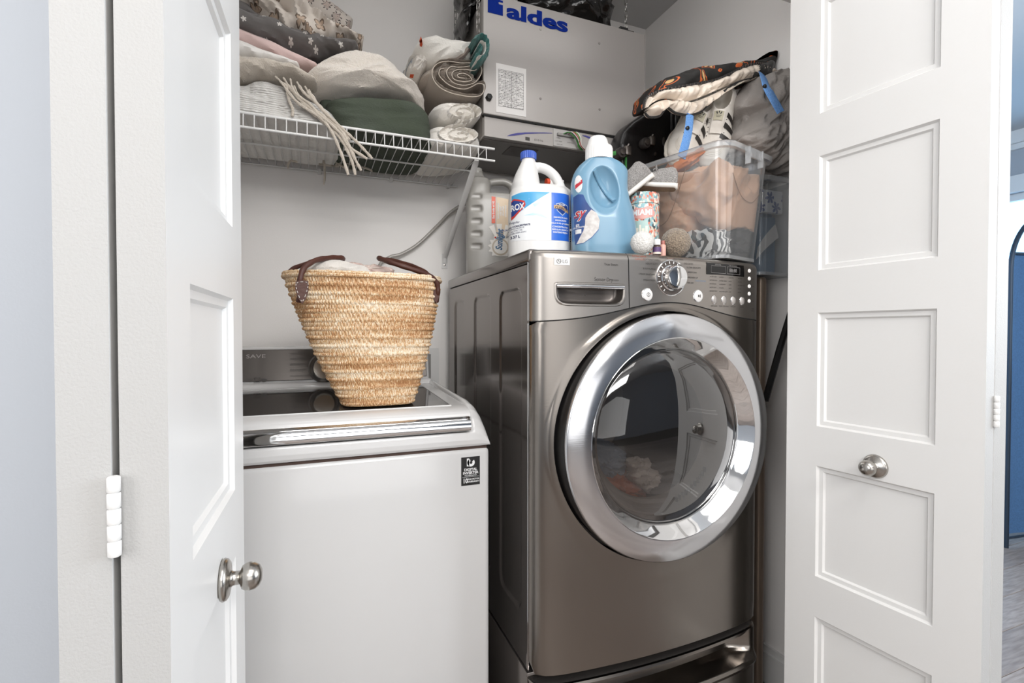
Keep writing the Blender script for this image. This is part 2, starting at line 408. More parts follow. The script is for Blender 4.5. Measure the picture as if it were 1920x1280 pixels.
# baseboards
mbb = [(-1.7, OL-.06, FY0-.012, FY0, 0, .12)]
S('baseboard_front', m_trimw, *mbb)
S('baseboard_right', m_trimw, (XR-.014, XR, FY1, YB-.014, 0, .10), (XR-.009, XR, FY1, YB-.014, .10, .122))
S('baseboard_back', m_trimw, (XL, XR-.014, YB-.014, YB, 0, .10), (XL, XR-.014, YB-.009, YB, .10, .122))
S('trim_2', m_trimw, (OL, OL+.016, FY0-.004, FY1+.004, 0, OT), (OR-.016, OR, FY0-.004, FY1+.004, 0, OT), (OL, OR, FY0-.004, FY1+.004, OT-.016, OT))

# floor with planks
m_sub = mat('floor_underlay', '#3c3835', .9)
fl = thing('floor', (1.5, .5, 0), kind='structure')
mb = MB(); mb.box(-1.8, 5.2, -3.7, 3.1, -.05, -.008); mb.build('subfloor', m_sub, fl, smooth=False)
m_planks = [mat('wood_plank_a', '#8d8179', .42, var=(9, '#6b5f58', .8, (1, 9, 1)), bump=(14, .15, .002, (1, 9, 1))),
            mat('wood_plank_b', '#9a8e86', .42, var=(11, '#75685f', .8, (1, 9, 1)), bump=(14, .15, .002, (1, 9, 1))),
            mat('wood_plank_c', '#80756d', .42, var=(8, '#625750', .8, (1, 9, 1)), bump=(14, .15, .002, (1, 9, 1)))]
pm = []
for k in range(3):
    mb = MB(); mb.box(-.599, .599, -.0692, .0692, -.008, 0, .0012, 1); me = mb.mesh('plank'); me.materials.append(m_planks[k]); pm.append(me)
r_ = 0
y = -2.59
while y < 3.0:
    x = -1.75+(r_*.47 % 1.2)-.6
    while x < 5.2:
        keep = not (y > 1.0 and x < .6 and y > FY1+.1 and x < XR-.5 and x > 5)
        k = random.randrange(3)
        if -1.7 < x+.6 and x-.6 < 5.1 and (y < 1.9 or x > 1.0):
            o = bpy.data.objects.new('plank', pm[k]); COL.objects.link(o); o.parent = fl
            o.matrix_parent_inverse = Matrix.Translation(-wloc(fl)); o.location = (x, y+.07, 0)
        x += 1.2
    y += .14; r_ += 1

# ------------------------------------------------------------------ bifold doors
LW, LT, LH = .392, .0345, 2.02
PW0, PW1 = .077, .315                               # panel span across the leaf
PZ = [(.157, .4295), (.530, .802), (.899, 1.176), (1.279, 1.5546), (1.657, 1.932)]
def leaf_mesh():
    """closed slab with five moulded panels on each face: x along width, y thickness, z height"""
    mb = MB()
    prof = [(0, 0), (.0035, -.0055), (.0125, -.0055), (.0165, -.0015), (.0185, -.0015), (.023, -.0095), (.030, -.0105)]
    prof = [(0, 0), (.004, -.006), (.013, -.0065), (.0165, -.0115), (.024, -.0115)]
    for side in (0, 1):
        def P(x, z, d, side=side):
            return (x, (0-d) if side == 0 else (LT+d), z)
        xs = [0, PW0, PW1, LW]; zs = [0]+[q for a in PZ for q in a]+[LH]
        for i in range(3):
            for j in range(len(zs)-1):
                if i == 1 and j % 2 == 1: continue
                mb.add([P(xs[i], zs[j], 0), P(xs[i+1], zs[j], 0), P(xs[i+1], zs[j+1], 0), P(xs[i], zs[j+1], 0)], [(0, 1, 2, 3)])
        for a, b in PZ:
            rings = []
            for o, d in prof: rings.append([P(PW0+o, a+o, d), P(PW1-o, a+o, d), P(PW1-o, b-o, d), P(PW0+o, b-o, d)])
            for r1, r2 in zip(rings, rings[1:]):
                mb.add(r1+r2, [(0, 1, 5, 4), (1, 2, 6, 5), (2, 3, 7, 6), (3, 0, 4, 7)])
            mb.add(rings[-1], [(0, 1, 2, 3)])
    mb.add([(0, 0, 0), (0, LT, 0), (0, LT, LH), (0, 0, LH), (LW, 0, 0), (LW, LT, 0), (LW, LT, LH), (LW, 0, LH)],
           [(0, 1, 2, 3), (4, 7, 6, 5), (0, 4, 5, 1), (3, 2, 6, 7)])
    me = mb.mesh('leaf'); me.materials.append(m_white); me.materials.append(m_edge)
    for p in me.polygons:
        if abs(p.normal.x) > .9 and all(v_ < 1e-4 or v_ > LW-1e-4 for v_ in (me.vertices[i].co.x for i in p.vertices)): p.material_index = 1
    return me
LM = leaf_mesh()
def put_leaf(parent, p, dirv):
    """p = corner (x,y) at leaf local origin, dirv = direction of width"""
    o = bpy.data.objects.new('leaf', LM); COL.objects.link(o); o.parent = parent
    a = atan2(dirv[1], dirv[0]); o.matrix_parent_inverse = Matrix.Translation(-wloc(parent))
    o.location = (p[0], p[1], .015); o.rotation_euler = (0, 0, a); return o
def knob(parent, base, n):
    """door knob on face at base, outward normal n (unit xy)"""
    mb = MB(); mb.lathe([(0, 0), (.0245, 0), (.0262, .0025), (.0245, .0065), (.0215, .0085), (.0115, .0095), (.0085, .013), (.0082, .020), (.0098, .0215), (.0140, .0230), (.0165, .0270), (.0172, .0325), (.0160, .0385), (.0125, .0430), (.0070, .0458), (0, .0465)], seg=36)
    q = Vector((n[0], n[1], 0)).to_track_quat('Z', 'Y').to_matrix().to_4x4()
    mb.xf(Matrix.Translation(base) @ q); return mb.build('door_knob', m_nickel, parent, angle=60)
def hinge(parent, x, y, z0, z1):
    mb = MB(); n = 5; h = (z1-z0)/n
    for i in range(n):
        mb.lathe([(0, .0004), (.0042, .0004), (.0048, .0012), (.0048, h-.0012), (.0042, h-.0004), (0, h-.0004)], (x, y, z0+i*h), seg=14)
    mb.lathe([(0, 0), (.0035, 0), (.0035, z1-z0), (0, z1-z0)], (x, y, z0), seg=10)
    return mb.build('hinge', m_white, parent)

# left bifold: visible leaf runs from the hall end (-.1165,.50) back to (-.107,.893)
d1 = thing('door_1', (-.14, .7, 0), kind='structure')
dv = Vector((.024, 1)).normalized(); nv = Vector((dv.y, -dv.x))        # nv = outward (towards +X)
# local leaf: x along dv, y = left of dv => -nv
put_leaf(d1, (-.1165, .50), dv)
dv2 = Vector((-.075, 1)).normalized()
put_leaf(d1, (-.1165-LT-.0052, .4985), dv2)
hinge(d1, -.1165-LT-.0022, .4945, .959, 1.025)
hinge(d1, -.1165-LT-.0022, .4945, .20, .28)
hinge(d1, -.1165-LT-.0022, .4945, 1.91, 1.97)
kb = Vector((-.109+.024*-.1008+.0005, .813-.1008, .830)); knob(d1, kb, nv)
# right bifold
d2 = thing('door_2', (1.19, .72, 0), kind='structure')
dr = Vector((-.098, .995)).normalized(); nr = Vector((-dr.y, dr.x))    # outward (towards -X)
NEAR = Vector((1.14+.098*.307, .84-.995*.307))
# leaf local y must point away from the camera side (+X): direction of width reversed
far = NEAR+dr*LW
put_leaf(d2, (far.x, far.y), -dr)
dr2 = Vector((.055, 1)).normalized()
nearA = NEAR-nr*(LT+.0045)
farA = nearA+dr2*LW - Vector((0, 0))
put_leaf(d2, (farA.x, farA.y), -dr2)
hinge(d2, (NEAR-nr*(LT+.0022)).x, (NEAR-nr*(LT+.0022)).y-.0035, .962, 1.022)
hinge(d2, (NEAR-nr*(LT+.0022)).x, (NEAR-nr*(LT+.0022)).y-.0035, .20, .28)
hinge(d2, (NEAR-nr*(LT+.0022)).x, (NEAR-nr*(LT+.0022)).y-.0035, 1.93, 1.99)
kb = NEAR+dr*(.307-.1228); knob(d2, Vector((kb.x, kb.y, .847)), nr)

# ------------------------------------------------------------------ side room object: fabric panel in arched metal frame
m_blue = mat('denim_blue_fabric', '#456c98', .9, bump=(500, .5, .002), var=(120, '#3c5c7e', .6))
m_tube = mat('dark_metal_tube', '#34404e', .4, .6)
root = thing('fabric_screen', (3.55, 1.75, 0), 'blue fabric panel hung in an arched metal frame, beyond the right door', 'screen')
base = at(1893, 1060, d=2.62); base.z = 0
ax = Vector((cos(-YAW+.25), sin(-YAW+.25), 0)); w_ = .62
mb = MB(); arc = [base+Vector((0, 0, 0)), base+Vector((0, 0, 1.2)), base+Vector((0, 0, 1.48))]
for k in range(1, 25):
    a = pi-pi*k/24; arc.append(base+ax*(w_/2+cos(a)*w_/2)+Vector((0, 0, 1.48+sin(a)*w_/2)))
arc += [base+ax*w_+Vector((0, 0, 1.2)), base+ax*w_]
mb.tube(arc, .011, 10); mb.build('arched_frame', m_tube, root)
ny = Vector((-ax.y, ax.x, 0))
mb = MB()
def pf(a, b):
    p = base+ax*(.022+(w_-.044)*a)+Vector((0, 0, .07+1.50*b)); return p+ny*(.004*sin(a*22)+.001)
mb.grid(40, 8, pf)
mb2 = MB(); mb2.grid(40, 8, lambda a, b: Vector(pf(a, b))+ny*.006)
mb.add(mb2.v, mb2.f); mb.build('fabric_panel', m_blue, root)
mb = MB(); mb.tube([base+Vector((0, 0, 1.56)), base+ax*w_+Vector((0, 0, 1.56))], .007, 8); mb.build('rail', m_tube, root); mb = MB(); mb.tube([base+Vector((0, 0, .05)), base+ax*w_+Vector((0, 0, .05))], .007, 8)
mb.build('rail', m_tube, root)
# ------------------------------------------------------------------ dryer
DX0, DX1, DZ0, DZ1, DYB = .459, 1.145, .352, 1.333, 1.775
DC, DHW = (DX0+DX1)/2, (DX1-DX0)/2
def dface(x, z):
    """y of the bowed front of the dryer"""
    s = min(1, abs(x-DC)/DHW); y = 1.046-.026*(1-s*s)-.033*(1-s**14)**.5
    if z > DZ1-.02: y += .02*(1-sqrt(max(0, 1-((z-(DZ1-.02))/.02)**2)))
    return y
def dpt(x, z, off=0): return Vector((x, dface(x, z)-off, z))
def seam(x): return 1.166+.008*(x-DX0)/(DX1-DX0)+.046*math.exp(-((x-.812)/.19)**2)
dry = thing('clothes_dryer', (DC, 1.4, DZ0), 'graphite steel front-loading clothes dryer with a big round chrome door, on a pedestal', 'dryer')
# cabinet with pressed channels in its left side
mb = MB(); CY0, CY1, CZ0, CZ1 = 1.047, DYB, DZ0, 1.300
CH = [(1.101, 1.238), (1.325, 1.465), (1.585, 1.695)]
def chan(y, z):
    h = 0
    for a, b in CH:
        hw = (b-a)/2-.0; r = .022; qx = abs(y-(a+b)/2)-(hw-r); qz = max(abs(z-.86)-(.385-r), -1e9)
        d = sqrt(max(qx, 0)**2+max(qz, 0)**2)+min(max(qx, qz), 0)-r
        if d < .008: h = max(h, .0045 if d < 0 else .0045*(1-d/.008))
        if d < 0 and d < -.006: h = .0045
    return h
nodes_y = sorted(set([CY0+(CY1-CY0)*i/40 for i in range(41)]+[q for a, b in CH for e in (a, b) for q in (e-.009, e-.007, e-.004, e-.0005, e+.001, e+.004, e+.007, e+.009, e+.012, e+.016, e+.021, e-.012, e-.016, e-.021)]))
nodes_z = sorted(set([CZ0+(CZ1-CZ0)*i/24 for i in range(25)]+[e+k for e in (.475, 1.245) for k in (-.021, -.016, -.012, -.008, -.006, -.004, -.002, 0, .002, .004, .006, .008, .010, .014, .018, .022)]))
mb.grid(len(nodes_y), len(nodes_z), lambda a, b: (DX0+chan(nodes_y[round(a*(len(nodes_y)-1))], nodes_z[round(b*(len(nodes_z)-1))]), nodes_y[round(a*(len(nodes_y)-1))], nodes_z[round(b*(len(nodes_z)-1))]))
mb.add([(DX1, CY0, CZ0), (DX1, CY1, CZ0), (DX1, CY1, CZ1), (DX1, CY0, CZ1), (DX0, CY0, CZ0), (DX0, CY1, CZ0), (DX0, CY1, CZ1), (DX0, CY0, CZ1)],
       [(0, 1, 2, 3), (4, 5, 1, 0), (5, 6, 2, 1), (7, 3, 2, 6)])
mb.build('cabinet', m_side, dry, angle=30)
mb = MB(); mb.box(DX0-.005, DX1+.003, 1.040, DYB+.003, 1.302, 1.335, .009, 4); mb.build('top_panel', m_side, dry)
mb = MB(); mb.box(DX0+.004, DX1-.004, 1.044, DYB-.01, 1.290, 1.304); mb.build('top_gasket', m_gap, dry, smooth=False)
# front panel: polar sheet around the round opening
DCX, DCZ, DR = .808, .889, .312
def front_panel():
    mb = MB(); n = 220; m = 26; rows = []
    z0 = DZ0+.004
    for i in range(n):
        a = 2*pi*i/n; c, s = cos(a), sin(a); t = 10
        if c > 1e-6: t = min(t, (DX1-DCX)/c)
        if c < -1e-6: t = min(t, (DX0-DCX)/c)
        if s < -1e-6: t = min(t, (z0-DCZ)/s)
        if s > 1e-6:
            lo, hi = DR, t if t < 10 else .5
            for _ in range(30):
                md = (lo+hi)/2
                if DCZ+md*s > seam(DCX+md*c)-.0015: hi = md
                else: lo = md
            t = min(t, lo+1e-4)
        row = []
        for j in range(-4, m):
            if j < 0:
                r = DR-.002+(.006 if j == -4 else .004 if j == -3 else .0015 if j == -2 else 0) - .004
                q = {-4: .05, -3: .012, -2: -.002, -1: -.0035}[j]
                x, z = DCX+r*c, DCZ+r*s; row.append((x, dface(x, z)+q, z))
            else:
                f = (j/(m-1)); f = 1-(1-f)**2.2; r = DR+.004+(t-DR-.004)*f
                x, z = DCX+r*c, DCZ+r*s; e = max(0, 1-(r-DR-.004)/.012); row.append((x, dface(x, z)-.0035*e*e, z))
        rows.append(row)
    k = len(rows[0]); mb.grid(n, k, lambda a, b: rows[round(a*n) % n][round(b*(k-1))], closeu=True)
    return mb
front_panel().build('front_panel', m_steel, dry, angle=35)
# vertical bright corner strips
for x in (DX0-.0006, DX1+.0006):
    mb = MB(); mb.tube([(x, 1.050, DZ0+.004), (x, 1.050, 1.164)], .0022, 6); mb.tube([(x, 1.050, 1.170), (x, 1.050, 1.325)], .0022, 6); mb.build('corner_strip', m_chrome, dry)
HX0, HX1, HZ0, HZ1 = .507, .680, 1.2065, 1.2545
def pull_outline(n=60, g=0):
    pts = []
    cx = (HX0+HX1)/2; hw = (HX1-HX0)/2+g
    for i in range(n):
        a = 2*pi*i/n; c, s = cos(a), sin(a)
        x = cx+hw*(abs(c)**.25)*(1 if c > 0 else -1)
        if s >= 0: z = HZ1-.006+(.006+g)*(abs(s)**.4)
        else: z = HZ1-.006-(HZ1-.006-HZ0+g)*(abs(s)**.55)
        pts.append((x, z))
    return pts
# control panel with a recessed pull
mb = MB(); nx, nz = 300, 64
xs = [DX0+(DX1-DX0)*(.5-.5*cos(pi*i/(nx-1)))*1.0 for i in range(nx)]
HX0, HX1, HZ0, HZ1 = .507, .680, 1.2065, 1.2545
def cface(i, j):
    x = xs[i]; z0 = seam(x)+.0015; z = z0+(DZ1-z0)*(j/(nz-1))**.85; return dpt(x, z)
mb.grid(nx, nz, lambda a, b: cface(round(a*(nx-1)), round(b*(nz-1))))
def in_pull(x, z):
    if not (HX0 < x < HX1 and HZ0 < z < HZ1): return False
    n = 0; P = pull_outline(g=-.001)
    for (xa, za), (xb, zb) in zip(P, P[1:]+P[:1]):
        if (za > z) != (zb > z) and x < xa+(z-za)/(zb-za)*(xb-xa): n += 1
    return n % 2 == 1
mb.f = [f for f in mb.f if not in_pull(sum(mb.v[i][0] for i in f)/4, sum(mb.v[i][2] for i in f)/4)]
mb.grid(nx, 2, lambda a, b: dpt(xs[round(a*(nx-1))], DZ1)+Vector((0, .03*b, 0)))
mb.grid(nx, 2, lambda a, b: (xs[round(a*(nx-1))], dface(xs[round(a*(nx-1))], 1.2)+.02*b, seam(xs[round(a*(nx-1))])+.0015))
pan = mb.build('control_panel', m_panel, dry, angle=35)
# pull: bezel, dark pocket and chrome lip are parts set into the panel
mb = MB(); o1 = pull_outline(g=.003); n = len(o1)
rr = [[dpt(x, z, off) for x, z in pull_outline(g=g)] for g, off in ((.0035, .0002), (.002, .0018), (-.001, .0018), (-.0035, -.001))]
for a, b in zip(rr, rr[1:]): mb.add(a+b, [(i, (i+1) % n, (i+1) % n+n, i+n) for i in range(n)])
mb.build('pull_bezel', m_panel, dry)
mb = MB(); pc = ((HX0+HX1)/2, (HZ0+HZ1)/2); rings = [(1.0, 0), (.985, -.004), (.97, -.012), (.95, -.019), (.90, -.024), (.80, -.027), (.5, -.028), (.02, -.028)]
o2 = pull_outline(g=-.003); vv = [[dpt(pc[0]+(x-pc[0])*k, pc[1]+(z-pc[1])*k, off) for x, z in o2] for k, off in rings]
for a, b in zip(vv, vv[1:]): mb.add(a+b, [(i, (i+1) % n, (i+1) % n+n, i+n) for i in range(n)])
mb.build('pull_pocket', mat('dark_pocket', '#5a5450', .3, .6), dry, angle=60)
mb = MB(); mb.grid(30, 8, lambda a, b: dpt(HX0+.002+(HX1-HX0-.004)*a, HZ1-.002-.0085*b, .0018+.0028*sin(pi*b))); mb.build('pull_lip', m_chrome, dry)
# panel split line
mb = MB(); mb.tube([dpt(.6895+.0035*(1-t), seam(.69)+.002+(1.331-seam(.69)-.002)*t, .0002) for t in [i/14 for i in range(15)]], .0011, 5); mb.build('panel_joint', m_gap, dry)
mb = MB(); mb.tube([dpt(DX0+.001+(DX1-DX0-.002)*i/60, seam(DX0+(DX1-DX0)*i/60)+.0002, -.0006) for i in range(61)], .0016, 5); mb.build('panel_seam', m_gap, dry)
# dial
def disc(cx, cz, prof, m, nm, seg=40, sx=1, sy=1, parent=dry):
    q = MB(); q.lathe(prof, (cx, dface(cx, cz), cz), 'y', seg, sx, sy, cap=nm not in ('dial_ring',)); return q.build(nm, m, parent, angle=35)
KX, KZ = .812, 1.2765
dr_ = disc(KX, KZ, [(.0445, -.004), (.0445, .0012), (.0430, .0022), (.0418, .0012)], m_chrome, 'dial_ring')
disc(KX, KZ, [(.0420, -.004), (.0420, .0010), (.030, .0006)], mat('smoked_dial_face', '#5d5652', .15, .4), 'dial_face')
kn = disc(KX, KZ, [(.0315, 0), (.0315, .003), (.0290, .005), (.0285, .022), (.0268, .0265), (.0235, .0275), (0, .0275)], m_chrome, 'dial')
mb = MB(); mb.grid(9, 14, lambda a, b: Vector((KX-.006+.0085*a+.004*sin(pi*b), dface(KX, KZ)-.0275-.0028*sin(pi*a)*sin(pi*b)**.5, KZ-.022+.044*b))); mb.build('dial_grip', m_nickel, kn)
mb = MB()
for k in range(15):
    a = radians(235-k*19.3); c, s = cos(a), sin(a)
    mb.add([(KX+r*cos(a+w), dface(KX, KZ)-.0020, KZ+r*sin(a+w)) for r, w in ((.0345, -.03), (.0345, .03), (.0405, .025), (.0405, -.025))], [(0, 1, 2, 3)])
mb.build('dial_ticks', m_inkw, dry, smooth=False)
m_btn = mat('pearl_button', '#e4e2e0', .25, coat=.3)
for x, z, nm in ((.742, 1.2335, 'power_button'), (.897, 1.2345, 'start_button')):
    b = disc(x, z, [(.0155, -.002), (.0155, .0012), (.0140, .0018)], m_chrome, nm)
    disc(x, z, [(.0138, 0), (.0138, .0028), (.0115, .0044), (0, .0050)], m_btn, 'button_cap', parent=b)
mb = MB(); P = lambda u, v: Vector((.742+u, dface(.742, 1.23)-.0056, 1.2335+v))
mb.tube([P(.0045*sin(a), .0045*cos(a)) for a in [2*pi*i/20 for i in range(20)]], .0005, 4, closed=True); mb.tube([P(0, -.0025), P(0, .0025)], .0006, 4)
P2 = lambda u, v: Vector((.897+u, dface(.897, 1.23)-.0056, 1.2345+v))
patch(mb, P2, [(-.004, -.004), (0, 0), (-.004, .004)]); rectpatch(mb, P2, .0008, .0020, -.004, .004); rectpatch(mb, P2, .0032, .0044, -.004, .004)
mb.build('button_marks', m_ink, dry, smooth=False)
# display
def dm(off): return lambda u, v: dpt(u, v, off)
mb = MB(); mb.grid(12, 3, lambda a, b: dpt(.925+.139*a, 1.2915+.029*b, .0012)); 
mb.tube([dpt(.925, 1.2915, .0004), dpt(1.064, 1.2915, .0004), dpt(1.064, 1.3205, .0004), dpt(.925, 1.3205, .0004)], .0008, 4, closed=True); disp = mb.build('display', mat('black_display_glass', '#0d0c0c', .08), dry, smooth=False)
mb = MB()
for a, b in ((.941, .992), (.998, 1.046)): mb.tube([dpt(a, 1.2955, .0015), dpt(b, 1.2955, .0015), dpt(b, 1.3135, .0015), dpt(a, 1.3135, .0015)], .0005, 4, closed=True)
letters(mb, dm(.0015), 'ESTIMATED', .965, 1.3168, .0042); letters(mb, dm(.0015), 'TIME REMAINING', 1.02, 1.3168, .0040)
letters(mb, dm(.0015), '88:88', 1.02, 1.3045, .013)
mb.build('display_marks', mat('dim_segments', '#8d8a88', .5), disp, smooth=False)
for k in range(4):
    x = .953+.0345*k; b = disc(x, 1.2265, [(.0090, -.002), (.0090, .0010), (.0080, .0018)], m_chrome, 'option_button', 28, 1, 1.25)
    disc(x, 1.2265, [(.0078, 0), (.0078, .0020), (.0060, .0034), (0, .0038)], mat('gray_button', '#b1aca8', .3, .5), 'button_cap', 24, 1, 1.25, parent=b)
for z in (1.3085, 1.2875, 1.267, 1.247, 1.2275):
    disc(1.0865, z, [(.0052, -.002), (.0052, .0012), (.0042, .0022), (0, .0024)], m_btn, 'small_button', 18)
# printing on the panel
mb = MB(); T = lambda s, u, v, sz, **k: letters(mb, dm(.0006), s, u, v, sz, **k)
T('True Steam', .662, 1.301, .0078, align='RIGHT', bold=.01); T('Sensor Dry', .648, 1.2655, .0125, wid=.82, align='RIGHT'); T('SYSTEM', .664, 1.2645, .0050, align='RIGHT')
for s, x, z, al in (('NORMAL', .792, 1.325, 'CENTER'), ('PERM PRESS', .836, 1.3235, 'CENTER'), ('COTTON/TOWELS', .780, 1.3175, 'RIGHT'), ('HEAVY DUTY', .772, 1.3075, 'RIGHT'), ('BULKY/LARGE', .766, 1.2955, 'RIGHT'), ('STEAM SANITARY', .764, 1.2820, 'RIGHT'), ('STEAM FRESH', .766, 1.268, 'RIGHT'),
                   ('DELICATES', .852, 1.3135, 'LEFT'), ('ULTRA DELICATE', .860, 1.3045, 'LEFT'), ('SPEED DRY', .864, 1.2925, 'LEFT'), ('FRESHEN UP', .864, 1.2795, 'LEFT'), ('AIR DRY', .862, 1.2665, 'LEFT')):
    T(s, x, z, .0058, align=al)
for c, ws in enumerate((('VERY DRY', 'MORE DRY', 'NORMAL', 'LESS DRY', 'DAMP DRY'), ('HIGH', 'MED HIGH', 'MEDIUM', 'LOW', 'ULTRA LOW'), ('60 MIN', '50', '40', '30', '20'), ('HIGH', 'LOW', 'MORE TIME', 'LESS', 'OFF'))):
    for r, s in enumerate(ws):
        x = .937+c*.0345; z = 1.2855-r*.0092; T(s, x+.004, z, .0045, align='LEFT'); rectpatch(mb, dm(.0006), x, x+.002, z-.001, z+.001)
for k, s in enumerate(('DRY LEVEL', 'TEMP. CONTROL', 'TIME DRY', 'BEEPER')): T(s, .953+.0345*k, 1.2105, .0046)
for z, s in ((1.2875, 'WRINKLE'), (1.267, 'DAMP DRY'), (1.247, 'CHILD'), (1.2275, 'CUSTOM')): T(s, 1.094, z, .0038, align='LEFT')
T('PAUSE', 1.104, 1.207, .0040); T('CANCEL', 1.104, 1.2015, .0040)
mb.build('lettering', m_ink, dry, smooth=False)
mb = MB(); T('EXTRA LARGE', .722, 1.3245, .0062); T('CAPACITY', .722, 1.3170, .0062); T('- - - - - -', .812, 1.3245, .0060)
mb.build('red_lettering', m_inkr, dry, smooth=False)
mb = MB(); T('STEAM SENSOR', .905, 1.2725, .0052); mb.build('blue_lettering', mat('pale_blue_ink', '#7d93a8', .6), dry, smooth=False)
# maker's plate
mb = MB(); mb.grid(8, 4, lambda a, b: dpt(.5035+.036*a, 1.2955+.017*b, .0016)); mb.grid(8, 2, lambda a, b: dpt(.5035+.036*a, 1.2955, .0016*b)); mb.grid(2, 4, lambda a, b: dpt(.5395, 1.2955+.017*b, .0016*a)); mb.grid(8, 2, lambda a, b: dpt(.5035+.036*a, 1.3125, .0016*b))
plate = mb.build('badge', mat('white_badge', '#e6e4e2', .4), dry, smooth=False)
mb = MB(); letters(mb, dm(.002), 'LG', .5285, 1.3035, .0105)
mb.tube([dpt(.5140+.0050*cos(a), 1.304+.0050*sin(a), .002) for a in [2*pi*i/24 for i in range(24)]], .0006, 4, closed=True)
mb.tube([dpt(.5140, 1.3065, .002), dpt(.5140, 1.3020, .002), dpt(.5165, 1.3020, .002)], .0006, 4); mb.tube([dpt(.517, 1.304, .002), dpt(.5185, 1.304, .002)], .0006, 4); mb.lathe([(.0011, 0), (0, .0004)], dpt(.5122, 1.3055, .002), 'y', 10)
mb.build('badge_marks', m_ink, plate, smooth=False)

# door of the dryer
door = thing('x', (0, 0, 0)); bpy.data.objects.remove(door)
o_ = (DCX, .965, DCZ)
mb = MB(); mb.lathe([(.2960, -.060), (.3000, -.046), (.3010, -.018), (.2990, -.006), (.292, -.002)], o_, 'y', 128, cap=False); door = mb.build('door', m_black, dry, angle=50)
mb = MB(); mb.lathe([(.2985, -.004), (.2995, .000), (.2985, .0035), (.2960, .0055), (.2700, .0120), (.2440, .0165), (.2415, .0160)], o_, 'y', 128, cap=False); mb.build('outer_ring', m_ring, door, angle=60)
mb = MB(); mb.lathe([(.2418, .0158), (.2405, .0168), (.2388, .0150), (.2290, .0020), (.2170, -.0120), (.2125, -.0170), (.2120, -.022)], o_, 'y', 128, cap=False); mb.build('inner_bevel', m_chrome, door, angle=50)
mb = MB(); mb.lathe([(.2125, -.021), (.205, -.016), (.18, -.007), (.14, .001), (.09, .006), (.04, .008), (0, .0085)], o_, 'y', 96, cap=False)
mb.build('door_glass', clear_mat('smoked_glass', '#9c9793', .05, .14, '#6b6663', .02), door)
m_drum = mat('drum_steel', '#8d8a88', .3, .9); m_seal = mat('door_inner_gray', '#8a8683', .35)
mb = MB(); mb.lathe([(.212, -.024), (.200, -.030), (.192, -.060), (.178, -.085), (.172, -.092)], o_, 'y', 96, cap=False); mb.build('door_collar', m_seal, door)
mb = MB(); mb.lathe([(.31, -.095), (.19, -.093), (.187, -.115), (.255, -.125), (.262, -.14), (.262, -.60), (.10, -.63), (0, -.635)], o_, 'y', 96, cap=False); drum = mb.build('drum', m_drum, dry)
for k in range(3):
    a = radians(75+120*k); mb = MB(); mb.tube([Vector((DCX+.245*cos(a), 1.12+.4*t, DCZ+.245*sin(a))) for t in [i/6 for i in range(7)]], [.012]+[.022]*5+[.012], 8); mb.build('drum_fin', m_drum, drum)
mb = MB()
for k in range(11):
    a = radians(-72+3.6*k); r = .2035
    c = Vector((DCX+.186*cos(a), 1.028, DCZ+.186*sin(a))); mb.box(c.x-.0018, c.x+.0018, c.y-.004, c.y+.004, c.z-.006, c.z+.006)
mb.build('vent_slots', m_gap, door, smooth=False)
for nm, lb, col, pts, y0, y1, sd in (('blue_laundry', 'faded blue garment tumbled behind the dryer door glass', '#8296b0', [(.64, .80), (.70, .835), (.78, .83), (.83, .79), (.80, .74), (.70, .735), (.64, .75)], 1.13, 1.40, 3),
                           ('rust_laundry', 'rust orange garment lying low behind the dryer door glass', '#c8652f', [(.66, .745), (.72, .765), (.80, .755), (.85, .72), (.88, .675), (.80, .655), (.70, .675)], 1.115, 1.36, 5),
                           ('white_laundry', 'small white cloth behind the dryer door glass, beside the rust orange garment', '#d9d6d2', [(.79, .79), (.83, .80), (.865, .77), (.875, .73), (.85, .705), (.81, .73)], 1.10, 1.16, 8)):
    mb = MB(); lump(mb, [Vector((x, 1.12, z)) for x, z in pts], y0, y1, 2.3, 90, 30, .012, 26, .6, 2, sd, world=True)
    mb.build(nm, mat(nm, col, .9, bump=(200, .4, .002)), None, label=lb, cat='clothes', group='laundry in the dryer drum')

# ------------------------------------------------------------------ pedestal
ped = thing('dryer_pedestal', (DC, 1.4, 0), 'dark steel drawer pedestal under the dryer', 'pedestal')
mb = MB(); mb.box(DX0, DX1, 1.06, DYB, .012, .340, .004, 2); mb.build('body', m_side, ped)
mb = MB(); mb.box(DX0+.02, DX1-.02, 1.07, DYB-.02, .338, .3515); mb.build('top_pad', m_gap, ped, smooth=False)
for sx_ in (DX0+.05, DX1-.05):
    for sy_ in (1.12, 1.70):
        mb = MB(); mb.lathe([(0, 0), (.022, 0), (.020, .010), (.012, .013), (0, .013)], (sx_, sy_, 0), seg=16); mb.build('foot', m_black, ped)
mb = MB(); zt = .328
def pf_(a, b):
    x = DX0+(DX1-DX0)*(.5-.5*cos(pi*a)); z = .03+(.232-.03)*b; return (x, dface(x, .8)-.002, z)
mb.grid(50, 6, pf_)
mb.grid(50, 2, lambda a, b: (DX0+(DX1-DX0)*(.5-.5*cos(pi*a)), dface(DX0+(DX1-DX0)*(.5-.5*cos(pi*a)), .8)-.002+.05*b, .03))
dr1 = mb.build('drawer', m_steel, ped)
